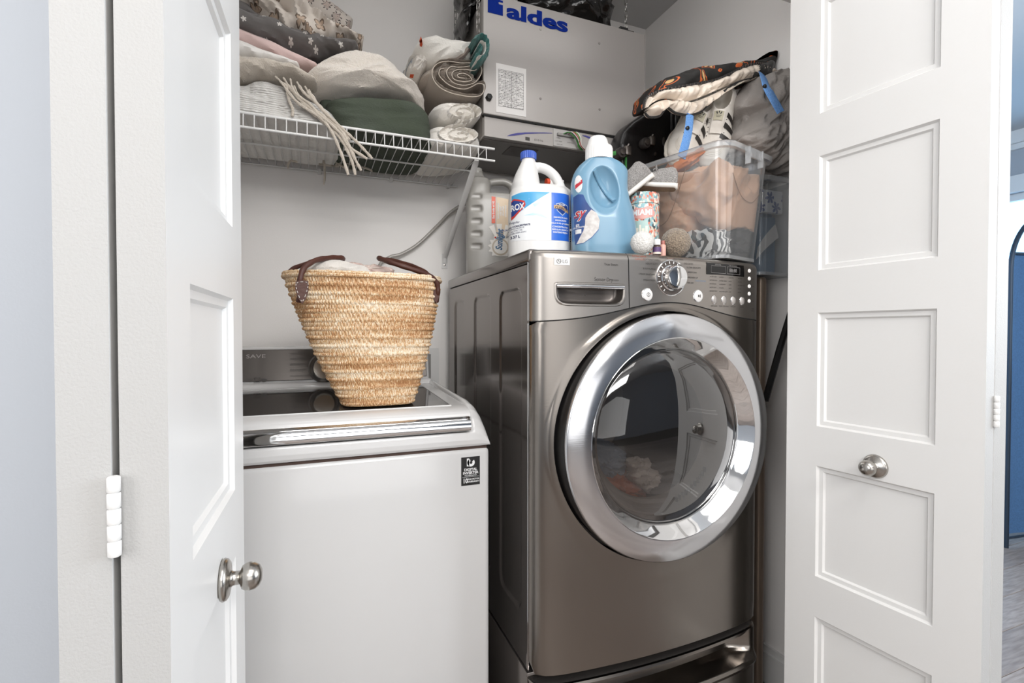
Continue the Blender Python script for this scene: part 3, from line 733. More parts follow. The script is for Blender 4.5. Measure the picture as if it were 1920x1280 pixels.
def scoop(a, b):      # recessed pull along the top of the drawer
    x = DX0+.0+(DX1-DX0)*a; s = min(1, a/.06, (1-a)/.13) if 0 < a < 1 else 0; s = s*s*(3-2*s)
    prof = [(0.0, .326), (.002, .332), (.055, .332), (.058, .318), (.060, .290), (.056, .262), (.040, .254), (.012, .252), (-.004, .250), (-.009, .243), (-.006, .234), (0, .231)]
    flat = [(0.0, .326), (0.0, .318), (0, .310), (0, .300), (0, .290), (0, .280), (0, .272), (0, .264), (-.004, .254), (-.009, .245), (-.006, .236), (0, .231)]
    flat = [(.010, .332), (.004, .330), (0, .322), (0, .305), (0, .290), (0, .275), (0, .265), (0, .258), (-.004, .250), (-.009, .243), (-.006, .234), (0, .231)]
    i = min(10, int(b*11)); f = b*11-i
    g = lambda L_: (L_[i][0]*(1-f)+L_[i+1][0]*f, L_[i][1]*(1-f)+L_[i+1][1]*f)
    p, q = g(prof), g(flat); return (x, dface(x, .8)-.002+p[0]*s+q[0]*(1-s), p[1]*s+q[1]*(1-s))
mb = MB(); mb.grid(120, 45, scoop); mb.build('drawer_pull', m_steel, ped, angle=50)
mb = MB(); mb.grid(50, 2, lambda a, b: (DX0+(DX1-DX0)*a, dface(DX0+(DX1-DX0)*a, .8)+.006+.08*b, .3325)); mb.build('drawer_top', m_side, ped)

# ------------------------------------------------------------------ washer
WX0, WX1, WY0, WYB = -.286, .400, 1.154, 1.775
wsh = thing('washing_machine', (.057, 1.46, 0), 'white top-loading washing machine with a dark glass lid and grey control console, beside the dryer', 'washer')
mb = MB(); mb.box(WX0, WX1, WY0, WYB, .02, .860, .012, 4); mb.build('cabinet', m_enamel, wsh)
for sx_ in (WX0+.05, WX1-.05):
    for sy_ in (1.20, 1.70):
        mb = MB(); mb.lathe([(0, 0), (.02, 0), (.018, .012), (.010, .022), (0, .022)], (sx_, sy_, 0), seg=16); mb.build('foot', m_black, wsh)
mb = MB(); mb.box(WX0+.006, WX1-.006, WY0+.006, WYB-.006, .858, .870); mb.build('seam', mat('rusty_seam', '#4b3a33', .8), wsh, smooth=False)
LX0, LX1 = WX0+.045, .352
def frame(a, b):
    # a across, b: front skirt -> over the top -> back
    x = WX0+(WX1-WX0)*(.5-.5*cos(pi*a))
    ex = min(x-WX0, WX1-x)
    pr = [(0, .8665), (-.003, .872), (-.004, .882), (-.003, .896), (.004, .912), (.016, .932), (.034, .950), (.058, .962), (.10, .969), (.20, .973), (.35, .979), (.47, .985), (.60, .985), (.621, .975), (.621, .8665)]
    t = b*(len(pr)-1); i = min(len(pr)-2, int(t)); f = t-i; yy = pr[i][0]*(1-f)+pr[i+1][0]*f; zz = pr[i][1]*(1-f)+pr[i+1][1]*f
    R = .040
    if ex < R:
        k = 1-ex/R; dz = (zz-.8665)*(1-sqrt(max(0, 1-k*k)))
        zz -= dz; yy += (1 if i < 7 else 0)*.0
    # recess in front of and under the lid
    if LX0-.004 < x < LX1+.004 and yy < .50:
        if .902 < zz: 
            m_ = min(1, (x-(LX0-.004))/.012, (LX1+.004-x)/.012, 1); m_ = max(0, m_)
            lim = .905 if yy < .03 else .934
            zz = zz*(1-m_)+min(zz, lim)*m_; yy = yy+(.018*m_ if yy < .04 else 0)
    return (x, WY0+yy, zz)
mb = MB(); mb.grid(110, 120, frame); mb.build('top_frame', m_enamel, wsh, angle=60)
lid = thing('x', (0, 0, 0)); bpy.data.objects.remove(lid)
mb = MB(); lp = [(1.640, .930), (1.640, .9735), (1.630, .9755), (1.40, .9668), (1.215, .9598), (1.185, .9575), (1.168, .9520), (1.160, .9445), (1.158, .938), (1.165, .930)]
mb.prism(lp, lambda y, z, x: (x, y, z), LX0, LX1); lid = mb.build('lid', m_enamel, wsh, angle=35)
mb = MB(); gx0, gx1, gy0, gy1 = WX0+.085, .316, 1.210, 1.605; zl = lambda y: .9598+(y-1.215)*.0378
mb.grid(2, 12, lambda a, b: (gx0+(gx1-gx0)*a, gy0+(gy1-gy0)*b, zl(gy0+(gy1-gy0)*b)+.0012)); mb.grid(2, 2, lambda a, b: (gx0+(gx1-gx0)*a, gy0, zl(gy0)+.0012*b))
mb.build('lid_glass', mat('smoked_lid_glass', '#3c3937', .045, coat=.5), lid, smooth=False)
mb = MB(); mb.tube([(gx0, gy0, zl(gy0)), (gx1, gy0, zl(gy0)), (gx1, gy1, zl(gy1)), (gx0, gy1, zl(gy1))], .0024, 6, closed=True); mb.build('glass_trim', m_enamel, lid)
hp = [(v.x, v.y) for v in catmull([(q[0], q[1], 0) for q in [(1.1680, .9445), (1.1625, .9415), (1.1560, .9375), (1.1500, .9330), (1.1450, .9270), (1.1430, .9205), (1.1425, .9140), (1.1435, .9090), (1.1470, .9060), (1.1560, .9062), (1.1640, .9130), (1.1665, .930)]], 72)]
mb = MB(); mb.prism(hp, lambda y, z, x: (x, y, z), LX0+.003, LX1-.003); mb.build('lid_handle', m_chrome, lid, angle=50)
# console
CX0, CX1 = WX0+.03, .362
mb = MB(); mb.box(CX0, CX1, 1.655, WYB, .965, 1.098, .014, 4); mb.box(CX0-.005, CX1+.006, 1.640, 1.70, .955, .990, .012, 3); con = mb.build('console', m_enamel, wsh)
mb = MB(); con_p = lambda x, z, o=0: Vector((x, 1.6545-o, z))
mb.box(CX0+.012, CX1-.012, 1.6515, 1.6560, .997, 1.091, .0015, 1); mb.build('console_face', mat('console_steel', '#4a4643', .3, .8, bump=(30, .05, .0005, (1, 1, 20))), con)
cm = lambda u, v: Vector((u, 1.6508, v))
q = at(607, 690, Y=1.65); kx, kz = q.x, q.z
mb = MB(); mb.lathe([(.046, 0), (.046, .003), (.042, .006), (.039, .005)], (kx, 1.6515, kz), 'y', 40); k_ = mb.build('cycle_dial_ring', mat('gray_dial', '#6e6b69', .2, .7), con)
mb = MB(); mb.lathe([(.034, 0), (.033, .020), (.030, .024), (0, .025)], (kx, 1.651, kz), 'y', 40); mb.build('cycle_dial', m_nickel, k_)
mb = MB()
for s, py in (('HEAVY DUTY', 664), ('SUPER SPEED', 674), ('BEDDING', 684), ('DELICATES', 695), ('WATERPROOF', 706)):
    q = at(543, py, Y=1.651); letters(mb, cm, s, q.x, q.z, .0085, align='LEFT'); q2 = at(558, py, Y=1.651)
q = at(470, 713, Y=1.651); letters(mb, cm, 'VRT', q.x, q.z, .016)
q = at(481, 713, Y=1.651); mb.tube([cm(q.x+a, q.z+b) for a, b in ((-.008, -.007), (.008, -.007), (.008, .007), (-.008, .007))], .0005, 4, closed=True); mb.tube([cm(q.x-.006, q.z+.003), cm(q.x, q.z-.001), cm(q.x+.006, q.z+.003)], .0005, 4); mb.tube([cm(q.x-.006, q.z-.004), cm(q.x+.006, q.z-.004)], .0005, 4)
q = at(494, 713, Y=1.651); patch(mb, cm, [(q.x+.009*cos(a), q.z+.005*sin(a)) for a in [2*pi*i/20 for i in range(20)]])
mb.build('lettering', m_ink, con, smooth=False)
mb = MB(); q = at(478, 669, Y=1.651); letters(mb, cm, 'SAVE', q.x, q.z, .016, wid=1.5); mb.build('pale_lettering', mat('pale_console_ink', '#98938f', .5), con, smooth=False)
for o in [con]+list(con.children)+[g for c in con.children for g in c.children]:
    for v in o.data.vertices:
        if v.co.z > .992: v.co.y += (v.co.z-.992)*.26
# sticker
mb = MB(); q = at(882, 884, Y=1.1535); sx, sz = q.x, q.z; stw, sth = .0235, .0345
sm = lambda u, v: Vector((sx+u, WY0-.0009, sz+v)); mb.box(sx-stw, sx+stw, WY0-.0007, WY0+.0005, sz-sth, sz+sth); stk = mb.build('energy_sticker', mat('black_sticker', '#1b1a1a', .4), wsh, smooth=False)
mb = MB(); letters(mb, sm, 'DIGITAL', 0, .0035, .0088, .03); letters(mb, sm, 'INVERTER', 0, -.0045, .0088, .03); letters(mb, sm, 'TECHNOLOGY', 0, -.0108, .0046, .01)
rectpatch(mb, sm, -.021, .021, -.0143, -.0138); letters(mb, sm, '10', -.0135, -.0235, .0155, .03, wid=.8); letters(mb, sm, 'YEAR MOTOR', .0065, -.0200, .0049, .03); letters(mb, sm, 'WARRANTY', .0065, -.0262, .0058, .03)
# round emblem: upright bar joined to a bowl
rectpatch(mb, sm, -.0095, -.0035, .012, .031)
vs = []; n = 26
for i in range(n+1):
    a = radians(-205+290*i/n-45); vs += [(0+.0095*cos(a)+.001, .0205+.0095*sin(a)), (0+.0035*cos(a)+.001, .0205+.0035*sin(a))]
mb.add([sm(*p) for p in vs], [(2*i, 2*i+1, 2*i+3, 2*i+2) for i in range(n)])
mb.build('lettering', m_inkw, stk, smooth=False)

# ------------------------------------------------------------------ wicker basket on the lid
bk = thing('wicker_basket', (.14, 1.30, .962), 'tall tan woven straw basket with brown leather handles standing on the washer lid', 'basket')
BZ0, BH = .9670, .309
def bask(a, t, off=0):
    th = 2*pi*a; n = 3.6-1.3*t
    hx = .084+(.186-.084)*t**.92+.006*sin(pi*t); hy = .062+(.128-.062)*t**.9
    cx = .147+(.119-.147)*t; cy = 1.282+.018*t
    c, s = cos(th), sin(th); ex = abs(c)**(2/n)*(1 if c > 0 else -1); ey = abs(s)**(2/n)*(1 if s > 0 else -1)
    z = BZ0+BH*t
    if t > .8: z += (t-.8)*.10*(ex*ex*.2)
    b = .0019*sin(t*2*pi*15.5)*(.35+.65*abs(sin(t*3+1)))
    k = 1+(b+off)/.12
    return Vector((cx+hx*ex*k, cy+hy*ey*k, z))
NA, NR = 270, 31
def weave(a, t):
    row = t*NR; ph = pi*(int(row) % 2); v = abs(sin(pi*row))**.6
    s = sin(2*pi*a*NA/2+ph+1.2*(row % 1-.5))
    return bask(a, t, .0019*v*s+.0014*v)
mb = MB(); A_ = NA*3; T_ = NR*5
mb.grid(A_, T_+1, lambda a, b: weave(a, b), closeu=True)
mb.grid(120, 2, lambda a, b: bask(a, 0)*(1-b)+Vector((.147, 1.282, BZ0))*b, closeu=True)
mb.grid(120, 12, lambda a, b: bask(a, 1-.3*b, -.008), closeu=True)
m_straw = mat('woven_straw', '#c9a273', .6); nt = m_straw.node_tree; L = nt.links.new; b_ = nt.nodes['Principled BSDF']
n1 = nd(nt, 'ShaderNodeTexNoise'); n1.inputs['Scale'].default_value = 28; n1.inputs['Detail'].default_value = 2; L(coords(nt, (24, 24, 2.4)), n1.inputs['Vector'])
n2 = nd(nt, 'ShaderNodeTexNoise'); n2.inputs['Scale'].default_value = 11; n2.inputs['Detail'].default_value = 3; L(coords(nt, (.5, .5, 4)), n2.inputs['Vector'])
ad = nd(nt, 'ShaderNodeMath', operation='ADD'); m1_ = nd(nt, 'ShaderNodeMath', operation='MULTIPLY_ADD'); m1_.inputs[1].default_value = 1.7; m1_.inputs[2].default_value = -.35; L(n1.outputs[0], m1_.inputs[0]); L(m1_.outputs[0], ad.inputs[0]); L(n2.outputs[0], ad.inputs[1])
cr = nd(nt, 'ShaderNodeValToRGB'); cr.color_ramp.elements[0].position = .72; cr.color_ramp.elements[0].color = lin('#a06f3f'); cr.color_ramp.elements[1].position = 1.28; cr.color_ramp.elements[1].color = lin('#eaddc6')
e = cr.color_ramp.elements.new(.93); e.color = lin('#c3935f'); e = cr.color_ramp.elements.new(1.06) if False else cr.color_ramp.elements.new(.99); e.color = lin('#d8b88d')
hf = nd(nt, 'ShaderNodeMath', operation='MULTIPLY'); hf.inputs[1].default_value = .5; L(ad.outputs[0], hf.inputs[0])
mr = nd(nt, 'ShaderNodeMapRange'); mr.inputs[1].default_value = .36; mr.inputs[2].default_value = .64; L(hf.outputs[0], mr.inputs[0])
cr.color_ramp.elements[0].position = 0; cr.color_ramp.elements[1].position = .38; cr.color_ramp.elements[2].position = .62; cr.color_ramp.elements[3].position = 1
for i, c_ in enumerate(('#996a41', '#bf9162', '#d6b88d', '#ecdfca')): cr.color_ramp.elements[i].color = lin(c_)
L(mr.outputs[0], cr.inputs[0]); L(cr.outputs[0], b_.inputs['Base Color'])
mb.build('woven_body', m_straw, bk, angle=80)
mb = MB()
for k in range(2):
    pts = [bask(i/140, .985+.02*k, .0005) for i in range(140)]
    mb.tube(pts, [.0042+.0008*sin(i*2.2) for i in range(140)], 8, closed=True)
mb.build('rim', m_straw, bk)
m_lea = mat('brown_leather', '#4d281c', .5, bump=(90, .35, .002), var=(30, '#42221a', .7))
for pts in ([(561, 566, 1.186), (563, 548, 1.178), (564, 522, 1.172), (572, 502, 1.178), (592, 489, 1.20), (620, 484, 1.24), (641, 484, 1.28), (640, 487, 1.33), (605, 489, 1.385), (560, 500, 1.42), (541, 512, 1.425)],
            [(818, 566, 1.235), (821, 548, 1.225), (819, 530, 1.222), (803, 516, 1.215), (770, 504, 1.20), (735, 493, 1.21), (713, 485, 1.25), (716, 486, 1.30), (750, 492, 1.355), (790, 506, 1.40), (808, 520, 1.41)]):
    P = catmull([at(a, b, Y=c) for a, b, c in pts], 70, closed=False); mb = MB(); mb.tube(P, [.0062+.0010*sin(i*1.1)*.5 for i in range(70)], 10); mb.build('handle', m_lea, bk)
pt = at(564, 538, Y=1.178)
mb = MB(); pp = [(555, 528), (566, 525), (579, 527), (579, 545), (574, 560), (567, 570), (559, 558), (554, 542)]
vs = [at(a, b, Y=1.166) for a, b in pp]; mb.add(vs+[v+Vector((0, .016, 0)) for v in vs], [tuple(range(8)), tuple(range(8, 16))[::-1]]+[(i, (i+1) % 8, (i+1) % 8+8, i+8) for i in range(8)])
lp_ = mb.build('leather_patch', m_lea, bk)
mb = MB(); pp2 = [(557, 531), (577, 530), (576, 545), (567, 565), (558, 546)]
P = catmull([at(a, b, Y=1.1645) for a, b in pp2], 26)
for i in range(0, 26, 2): mb.tube([P[i], P[(i+1) % 26]], .0006, 4)
mb.build('stitching', mat('white_thread', '#e0dcd5', .8), lp_)
mb = MB(); pp = [(813, 545), (823, 540), (824, 556), (819, 568), (812, 560)]
vs = [at(a, b, Y=1.222) for a, b in pp]; mb.add(vs+[v+Vector((0, .016, 0)) for v in vs], [tuple(range(5)), tuple(range(5, 10))[::-1]]+[(i, (i+1) % 5, (i+1) % 5+5, i+5) for i in range(5)]); mb.build('leather_patch', m_lea, bk)
m_terry = mat('cream_terry', '#d6d0c8', .95, bump=(420, .7, .003), sheen=.3)
mb = MB(); lump(mb, [(572, 520), (575, 498), (600, 488), (640, 487), (665, 493), (700, 505), (690, 540), (600, 545)], 1.20, 1.38, 2.4, 100, 30, .004, 20, 0, 2, 4, fine=.001)
mb.build('folded_towel', m_terry, None, label='cream terry towel heaped inside the straw basket', cat='towel')
mb = MB(); lump(mb, [(640, 520), (642, 497), (655, 490), (672, 493), (690, 497), (705, 494), (720, 499), (740, 505), (735, 540), (650, 540)], 1.24, 1.40, 2.2, 90, 26, .006, 30, .4, 2, 9)
mb.build('striped_dish_cloth', mat('dish_cloth', '#cdbfb6', .9, bump=(300, .4, .002), var=(30, '#b98f86', .5, (1, 1, 3))), None, label='crumpled pale cloth with faint red stripes inside the straw basket', cat='cloth')
# ------------------------------------------------------------------ wire shelf
SX0, SX1, SY0, SY1, SZ = XL+.004, .5075, 1.430, 1.838, 1.700
shf = thing('wire_shelf', (.09, 1.63, SZ), 'white coated wire shelf on the back wall, carrying the linen', 'shelf')
rods = [((SY0, SZ+.000), .0037), ((SY0-.003, SZ-.037), .0034), ((1.640, SZ-.0045), .0028), ((SY1-.006, SZ-.0045), .0028)]
for (y, z), r in rods:
    mb = MB(); mb.tube([(SX0, y, z), (SX1+(.004 if y < 1.5 else 0), y, z)], r, 10); mb.build('rod', m_wire, shf)
mb = MB(); mb.tube([(0, SY1-.004, 0), (0, SY0+.004, 0), (0, SY0+.0005, -.0005), (0, SY0-.0025, -.005), (0, SY0-.0055, -.036), (0, SY0-.003, -.040)], .00145, 6)
wm = mb.mesh('wire'); wm.materials.append(m_wire)
wm.shade_smooth()
x = SX0+.006
for i in range(34):
    px = -.1645+.02495*(i-7)
    if SX0 < px < SX1+.003:
        o = bpy.data.objects.new('wire', wm); COL.objects.link(o); o.parent = shf; o.matrix_parent_inverse = Matrix.Translation(-wloc(shf)); o.location = (px, 0, SZ-.0005)
for px in (.02, .26, .47):
    mb = MB(); mb.box(px-.006, px+.006, SY1-.016, YB, SZ-.014, SZ+.002, .002, 1); mb.build('wall_clip', m_wire, shf)
mb = MB(); bx = .459
a_, b2 = Vector((bx, SY0+.012, SZ-.036)), Vector((bx, YB-.006, 1.425))
mb.tube([a_, a_+(b2-a_)*.04, a_+(b2-a_)*.96, b2, Vector((bx, YB-.003, 1.405))], [.008, .010, .010, .010, .010], 8, flat=(.95, .35)); mb.box(bx-.011, bx+.011, YB-.003, YB, 1.385, 1.44)
mb.build('brace', m_wire, shf)
mb = MB(); mb.lathe([(.004, 0), (.0035, .002), (0, .0025)], (bx, YB-.003, 1.398), 'y', 12); mb.build('screw', m_nickel, shf)

# ------------------------------------------------------------------ linen on the shelf
TER = dict(amp=.0025, freq=18)
m_waf = mat('waffle_knit', '#cfccc6', .95, bump=(260, 1.0, .004), sheen=.3)
def knit(name, col, sx, sz):
    m = mat(name, col, .95, sheen=.3); nt = m.node_tree; b = nt.nodes['Principled BSDF']
    tc = coords(nt); w1 = nd(nt, 'ShaderNodeTexWave', bands_direction='X'); w1.inputs['Scale'].default_value = sx; w1.inputs['Distortion'].default_value = 1.5; w1.inputs['Detail Scale'].default_value = 4
    w2 = nd(nt, 'ShaderNodeTexWave', bands_direction='Z'); w2.inputs['Scale'].default_value = sz; w2.inputs['Distortion'].default_value = 3
    nt.links.new(tc, w1.inputs[0]); nt.links.new(tc, w2.inputs[0])
    a = nd(nt, 'ShaderNodeMath', operation='ADD'); nt.links.new(w1.outputs[1], a.inputs[0]); nt.links.new(w2.outputs[1], a.inputs[1])
    bp = nd(nt, 'ShaderNodeBump'); bp.inputs['Strength'].default_value = .8; bp.inputs['Distance'].default_value = .003
    nt.links.new(a.outputs[0], bp.inputs['Height']); nt.links.new(bp.outputs[0], b.inputs['Normal']); return m
m_knit = knit('cable_knit', '#dad7d2', 14, 60)
ZS = SZ+.004
mb = MB(); lump(mb, [(330, 150), (400, 168), (450, 172), (490, 164), (540, 178), (590, 202), (636, 226), (650, 245), (655, 262), (600, 300), (330, 260)], 1.44, 1.80, 5, 170, 50, .0045, 16, -.4, 3, 3, zmin=ZS, Yo=1.50, fine=.0015)
mb.build('knit_blanket', m_knit, None, label='light grey knitted blanket folded at the left end of the wire shelf', cat='blanket', group='linen on the wire shelf')
m_beige = mat('beige_throw', '#bdb3a6', .95, bump=(300, .9, .003), sheen=.3)
thr = thing('tasselled_throw', (-.15, 1.5, 1.85), 'beige throw with long twisted tassels hanging through the wire shelf', 'throw', 'linen on the wire shelf')
mb = MB(); sausage(mb, [(370, 145, 20), (448, 150, 19), (500, 152, 15), (545, 158, 12), (575, 168, 9), (598, 178, 6)], 1.50, .09, 80, 30, .004, 18, -.3, 3, 6, fine=.001); mb.build('throw_body', m_beige, thr)
TS = [[(520, 148), (548, 172), (578, 196), (600, 214), (640, 246), (652, 262), (650, 285)], [(535, 150), (560, 185), (592, 212), (625, 238), (652, 268), (668, 300)],
      [(548, 152), (556, 178), (585, 200), (606, 226), (640, 252), (655, 276), (690, 300)], [(540, 160), (545, 190), (552, 208), (551, 222)], [(560, 158), (575, 180), (600, 200), (632, 235), (658, 265)],
      [(575, 166), (590, 190), (618, 222), (645, 252), (662, 290), (679, 322)], [(555, 165), (572, 200), (604, 228), (640, 262), (660, 300), (668, 330)], [(582, 172), (604, 206), (640, 240), (672, 270), (700, 300)],
      [(528, 155), (560, 195), (600, 222), (622, 246), (640, 285), (655, 330)]]
for i, t in enumerate(TS):
    P = [at(a, b, Y=(1.412 if b > 235 else 1.425) - .002*(i % 3)) for a, b in t]; P = catmull(P, 40, closed=False)
    mb = MB(); mb.tube(P, [(.0040+.0007*sin(j*1.6))*(1 if j > 3 else .6) for j in range(40)], 8); mb.build('tassel', m_beige, thr)
for i, t in enumerate([[(600, 290), (609, 300), (611, 330), (609, 348)], [(560, 296), (545, 306), (542, 318)], [(622, 296), (640, 312), (660, 322)], [(600, 296), (640, 305), (690, 318), (700, 324)]]):
    P = catmull([at(a, b, Y=1.74) for a, b in t], 24, closed=False); 
    for p in P[:8]: p.z = min(p.z, 1.69)
    mb = MB(); mb.tube(P, [.0036]*20+[.003, .0025, .002, .001], 8); mb.build('tassel', m_beige, thr)
m_redp = print_mat('red_scalloped_print', '#dcd8d3', '#a8513c', 9, .022, 3, .5, outline=None)
mb = MB(); sausage(mb, [(370, 100, 26), (450, 122, 22), (500, 136, 16), (545, 150, 11), (568, 156, 6)], 1.55, .10, 80, 32, .003, 14, -.4, 3, 2); mb.build('red_print_blanket', m_redp, None, label='white blanket with rust red scalloped print under the pink roll', cat='blanket', group='linen on the wire shelf')
m_pink = mat('pink_cotton', '#cfb5b0', .85, bump=(350, .3, .002), sheen=.2)
mb = MB(); sausage(mb, [(370, 52, 17), (448, 82, 16), (500, 103, 15), (545, 124, 13), (582, 138, 10), (600, 145, 7)], 1.54, .06, 80, 32, .003, 12, -.4, 4, 5); mb.build('pink_sheet_roll', m_pink, None, label='long rolled pale pink sheet slanting down across the shelf', cat='sheet', group='linen on the wire shelf')
m_sprig = print_mat('grey_sprig_print', '#625e5c', '#cfcac4', 22, .0068, 2.5, .55, bump=(400, .2, .002))
mb = MB(); sausage(mb, [(370, 40, 30), (440, 62, 26), (500, 84, 24), (560, 104, 21), (610, 112, 18), (650, 115, 13), (672, 117, 7)], 1.57, .10, 100, 40, .007, 13, -.5, 3, 11); mb.build('grey_sprig_sheet', m_sprig, None, label='dark grey sheet printed with small white sprigs, above the pink roll', cat='sheet', group='linen on the wire shelf')
mb = MB(); sausage(mb, [(370, 0, 24), (440, 28, 24), (475, 52, 18), (500, 70, 10)], 1.56, .06, 60, 30, .005, 15, -.6, 3, 17); mb.build('grey_sprig_pillowcase', m_sprig, None, label='dark grey pillowcase with white sprigs at the far left, tucked under the butterfly sheet', cat='pillowcase', group='linen on the wire shelf')
m_butt = print_mat('butterfly_print', '#d3c9be', '#c4ad98', 20, .015, 2, .35, outline='#7a6a5c', wobble=.010, bump=(350, .25, .002))
mb = MB(); sausage(mb, [(350, -50, 58), (440, -5, 48), (500, 30, 38), (545, 58, 34), (585, 76, 28), (625, 88, 20), (660, 99, 12), (680, 108, 5)], 1.58, .11, 150, 60, .014, 13, -.8, 2.2, 21, p=2.5); mb.build('butterfly_sheet', m_butt, None, label='crumpled cream sheet printed with tan butterflies, topmost at the left of the shelf', cat='sheet', group='linen on the wire shelf')
m_flor = print_mat('line_flower_print', '#cfc6bd', '#c9b5aa', 26, .016, 4, .7, outline='#4c4644', wobble=.014, bump=(350, .2, .002))
mb = MB(); sausage(mb, [(440, -90, 26), (500, -40, 26), (560, 2, 26), (610, 36, 25), (640, 58, 24), (656, 70, 22)], 1.74, .05, 90, 36, .003, 12, -.7, 4, 2, p=2.3); mb.build('flower_sheet_roll', m_flor, None, label='rolled off-white sheet with black line-drawn flowers against the back wall', cat='sheet', group='linen on the wire shelf')
m_sherpa = mat('cream_sherpa', '#ded5ca', .95, bump=(380, 1.0, .004), sheen=.4)
mb = MB(); lump(mb, [(556, 158), (575, 138), (605, 118), (645, 108), (690, 109), (740, 127), (780, 156), (802, 186), (800, 202), (760, 194), (700, 188), (640, 190), (590, 188), (560, 176)], 1.42, 1.80, 2.8, 180, 54, .013, 7, .35, 3.2, 12, Yo=1.50, fine=.003)
mb.build('sherpa_blanket', m_sherpa, None, label='fluffy cream sherpa blanket heaped on top of the dark green blanket', cat='blanket', group='linen on the wire shelf')
m_green = mat('green_muslin', '#434a3f', .9, bump=(160, .8, .003, (1, 1, 3)), var=(14, '#37402f', .5))
mb = MB(); lump(mb, [(620, 188), (700, 186), (775, 192), (805, 212), (812, 235), (812, 262), (806, 290), (700, 300), (632, 270), (628, 240), (612, 205)], 1.435, 1.80, 5.5, 170, 50, .004, 10, .1, 4, 31, zmin=ZS, Yo=1.47)
mb.build('green_muslin_blanket', m_green, None, label='dark green crinkled muslin blanket folded flat in the middle of the shelf', cat='blanket', group='linen on the wire shelf')
m_dk = mat('brown_cloth', '#5a4f49', .9, bump=(300, .6, .003))
mb = MB(); lump(mb, [(600, 178), (640, 184), (640, 250), (620, 262), (604, 230)], 1.50, 1.70, 2.5, 90, 30, .004, 16, 1.2, 3, 41, zmin=ZS, Yo=1.52)
mb.build('green_muslin_sheet', m_green, None, label='dark green sheet fold peeping out behind the tassels', cat='sheet', group='linen on the wire shelf')

def ribbon(mb, path, th, Y0, Y1, pxw=True, n=200, amp=.0012, m=12, closed=False, taper=0):
    """thick towel layer following a spiral path given in photo pixels on plane Y0"""
    C = catmull([at(a, b, Y=Y0+.02) for a, b in path], n, closed=False); vs = []; fs = []
    prof = []
    k = 10
    for i, q in enumerate(C):
        a = C[max(0, i-1)]; b = C[min(n-1, i+1)]; t = Vector((b.x-a.x, b.z-a.z)).normalized(); nx, nz = -t.y, t.x
        row = []
        for j in range(2*m):
            if j < m: s, yy = 1, j/(m-1)
            else: s, yy = -1, (2*m-1-j)/(m-1)
            e = min(yy, 1-yy)*(Y1-Y0); rr = th/2*(sqrt(max(0, 1-(1-min(1, e/(th*.7)))**2))*.96+.04)
            v = Vector((q.x+nx*s*rr, Y0+(Y1-Y0)*yy, q.z+nz*s*rr)); v += Vector((nx, 0, nz))*amp*noise.noise(v*120+Vector((s*9, 0, 0)))*s
            v.y += .006*noise.noise(Vector((i*.13, 3, Y0*9)))
            row.append(v)
        vs += row
    K = 2*m
    fs = [(i*K+j, i*K+(j+1) % K, (i+1)*K+(j+1) % K, (i+1)*K+j) for i in range(n-1) for j in range(K)]
    fs += [tuple(range(K))[::-1], tuple((n-1)*K+j for j in range(K))]
    return mb.add(vs, fs)
m_tan = mat('taupe_terry', '#b3a699', .95, bump=(420, 1.0, .004), sheen=.3)
m_tane = mat('taupe_edge', '#c4b9ab', .95, bump=(420, .6, .003))
m_wt = mat('white_terry', '#e4dfd7', .95, bump=(420, .55, .003), sheen=.4)
YT = 1.462
def spiral(cx, cy, a, b, turns, ph, n=26): return [(cx+a*(.16+.84*i/n)*cos(ph+2*pi*turns*i/n), cy+b*(.16+.84*i/n)*sin(ph+2*pi*turns*i/n)) for i in range(n+1)]
tan_path = [(884, 152), (876, 157), (862, 155), (857, 148), (866, 143), (878, 145), (890, 152), (893, 160), (880, 165), (862, 164), (846, 158), (842, 147), (850, 138), (868, 136), (884, 140), (895, 138), (902, 128)]
tan_path = [(872, 152), (862, 151), (858, 146), (868, 143), (880, 148), (884, 156), (868, 158), (852, 154), (848, 144), (856, 137), (872, 136), (888, 138), (894, 134), (888, 129), (874, 131), (860, 132), (846, 131), (838, 140), (842, 152), (854, 162), (872, 165), (890, 160), (900, 148), (903, 136), (898, 127), (884, 124), (864, 124), (842, 121), (824, 124), (813, 134), (812, 150), (822, 166), (840, 177), (862, 183), (884, 186), (900, 184), (907, 175), (906, 164), (896, 162), (884, 168), (872, 172), (856, 170), (842, 164), (832, 156), (824, 146), (826, 136), (834, 134)]
rt = thing('taupe_towel', (.38, 1.6, 1.8), 'rolled taupe towel with its spiral folds showing, on top of the white towels', 'towel', 'linen on the wire shelf')
mb = MB(); ribbon(mb, tan_path, .0058, YT, YT+.33, n=420); mb.build('towel_roll', m_tan, rt, angle=70)
mb = MB(); C = catmull([at(a, b, Y=YT+.002) for a, b in tan_path], 420, closed=False); mb.tube([p+Vector((0, -.003, 0)) for p in C], .0014, 5); mb.build('towel_hem', m_tane, rt)
mb = MB(); lump(mb, [(784, 158), (800, 140), (815, 128), (840, 130), (870, 140), (895, 168), (895, 185), (850, 190), (815, 178)], YT+.02, 1.80, 3, 110, 30, .003, 14, 0, 3, 3, Yo=1.56, fine=.0015); mb.build('towel_back', m_tan, rt)
wh = None; wh_old = [(868, 218), (876, 222), (888, 226), (880, 231), (866, 230), (852, 224), (842, 214), (840, 204), (852, 199), (866, 202), (880, 208), (894, 212), (898, 222), (894, 234), (878, 240), (858, 238), (838, 228), (826, 214), (824, 202), (836, 196), (856, 194), (880, 196), (900, 200), (903, 212)]
w2_old = [(885, 250), (897, 246), (904, 252), (900, 262), (884, 264), (860, 262), (840, 254), (826, 244), (818, 238), (814, 250), (818, 262), (840, 268), (870, 272), (895, 272), (908, 262), (906, 248), (896, 242), (880, 246), (862, 246), (846, 240), (834, 236)]
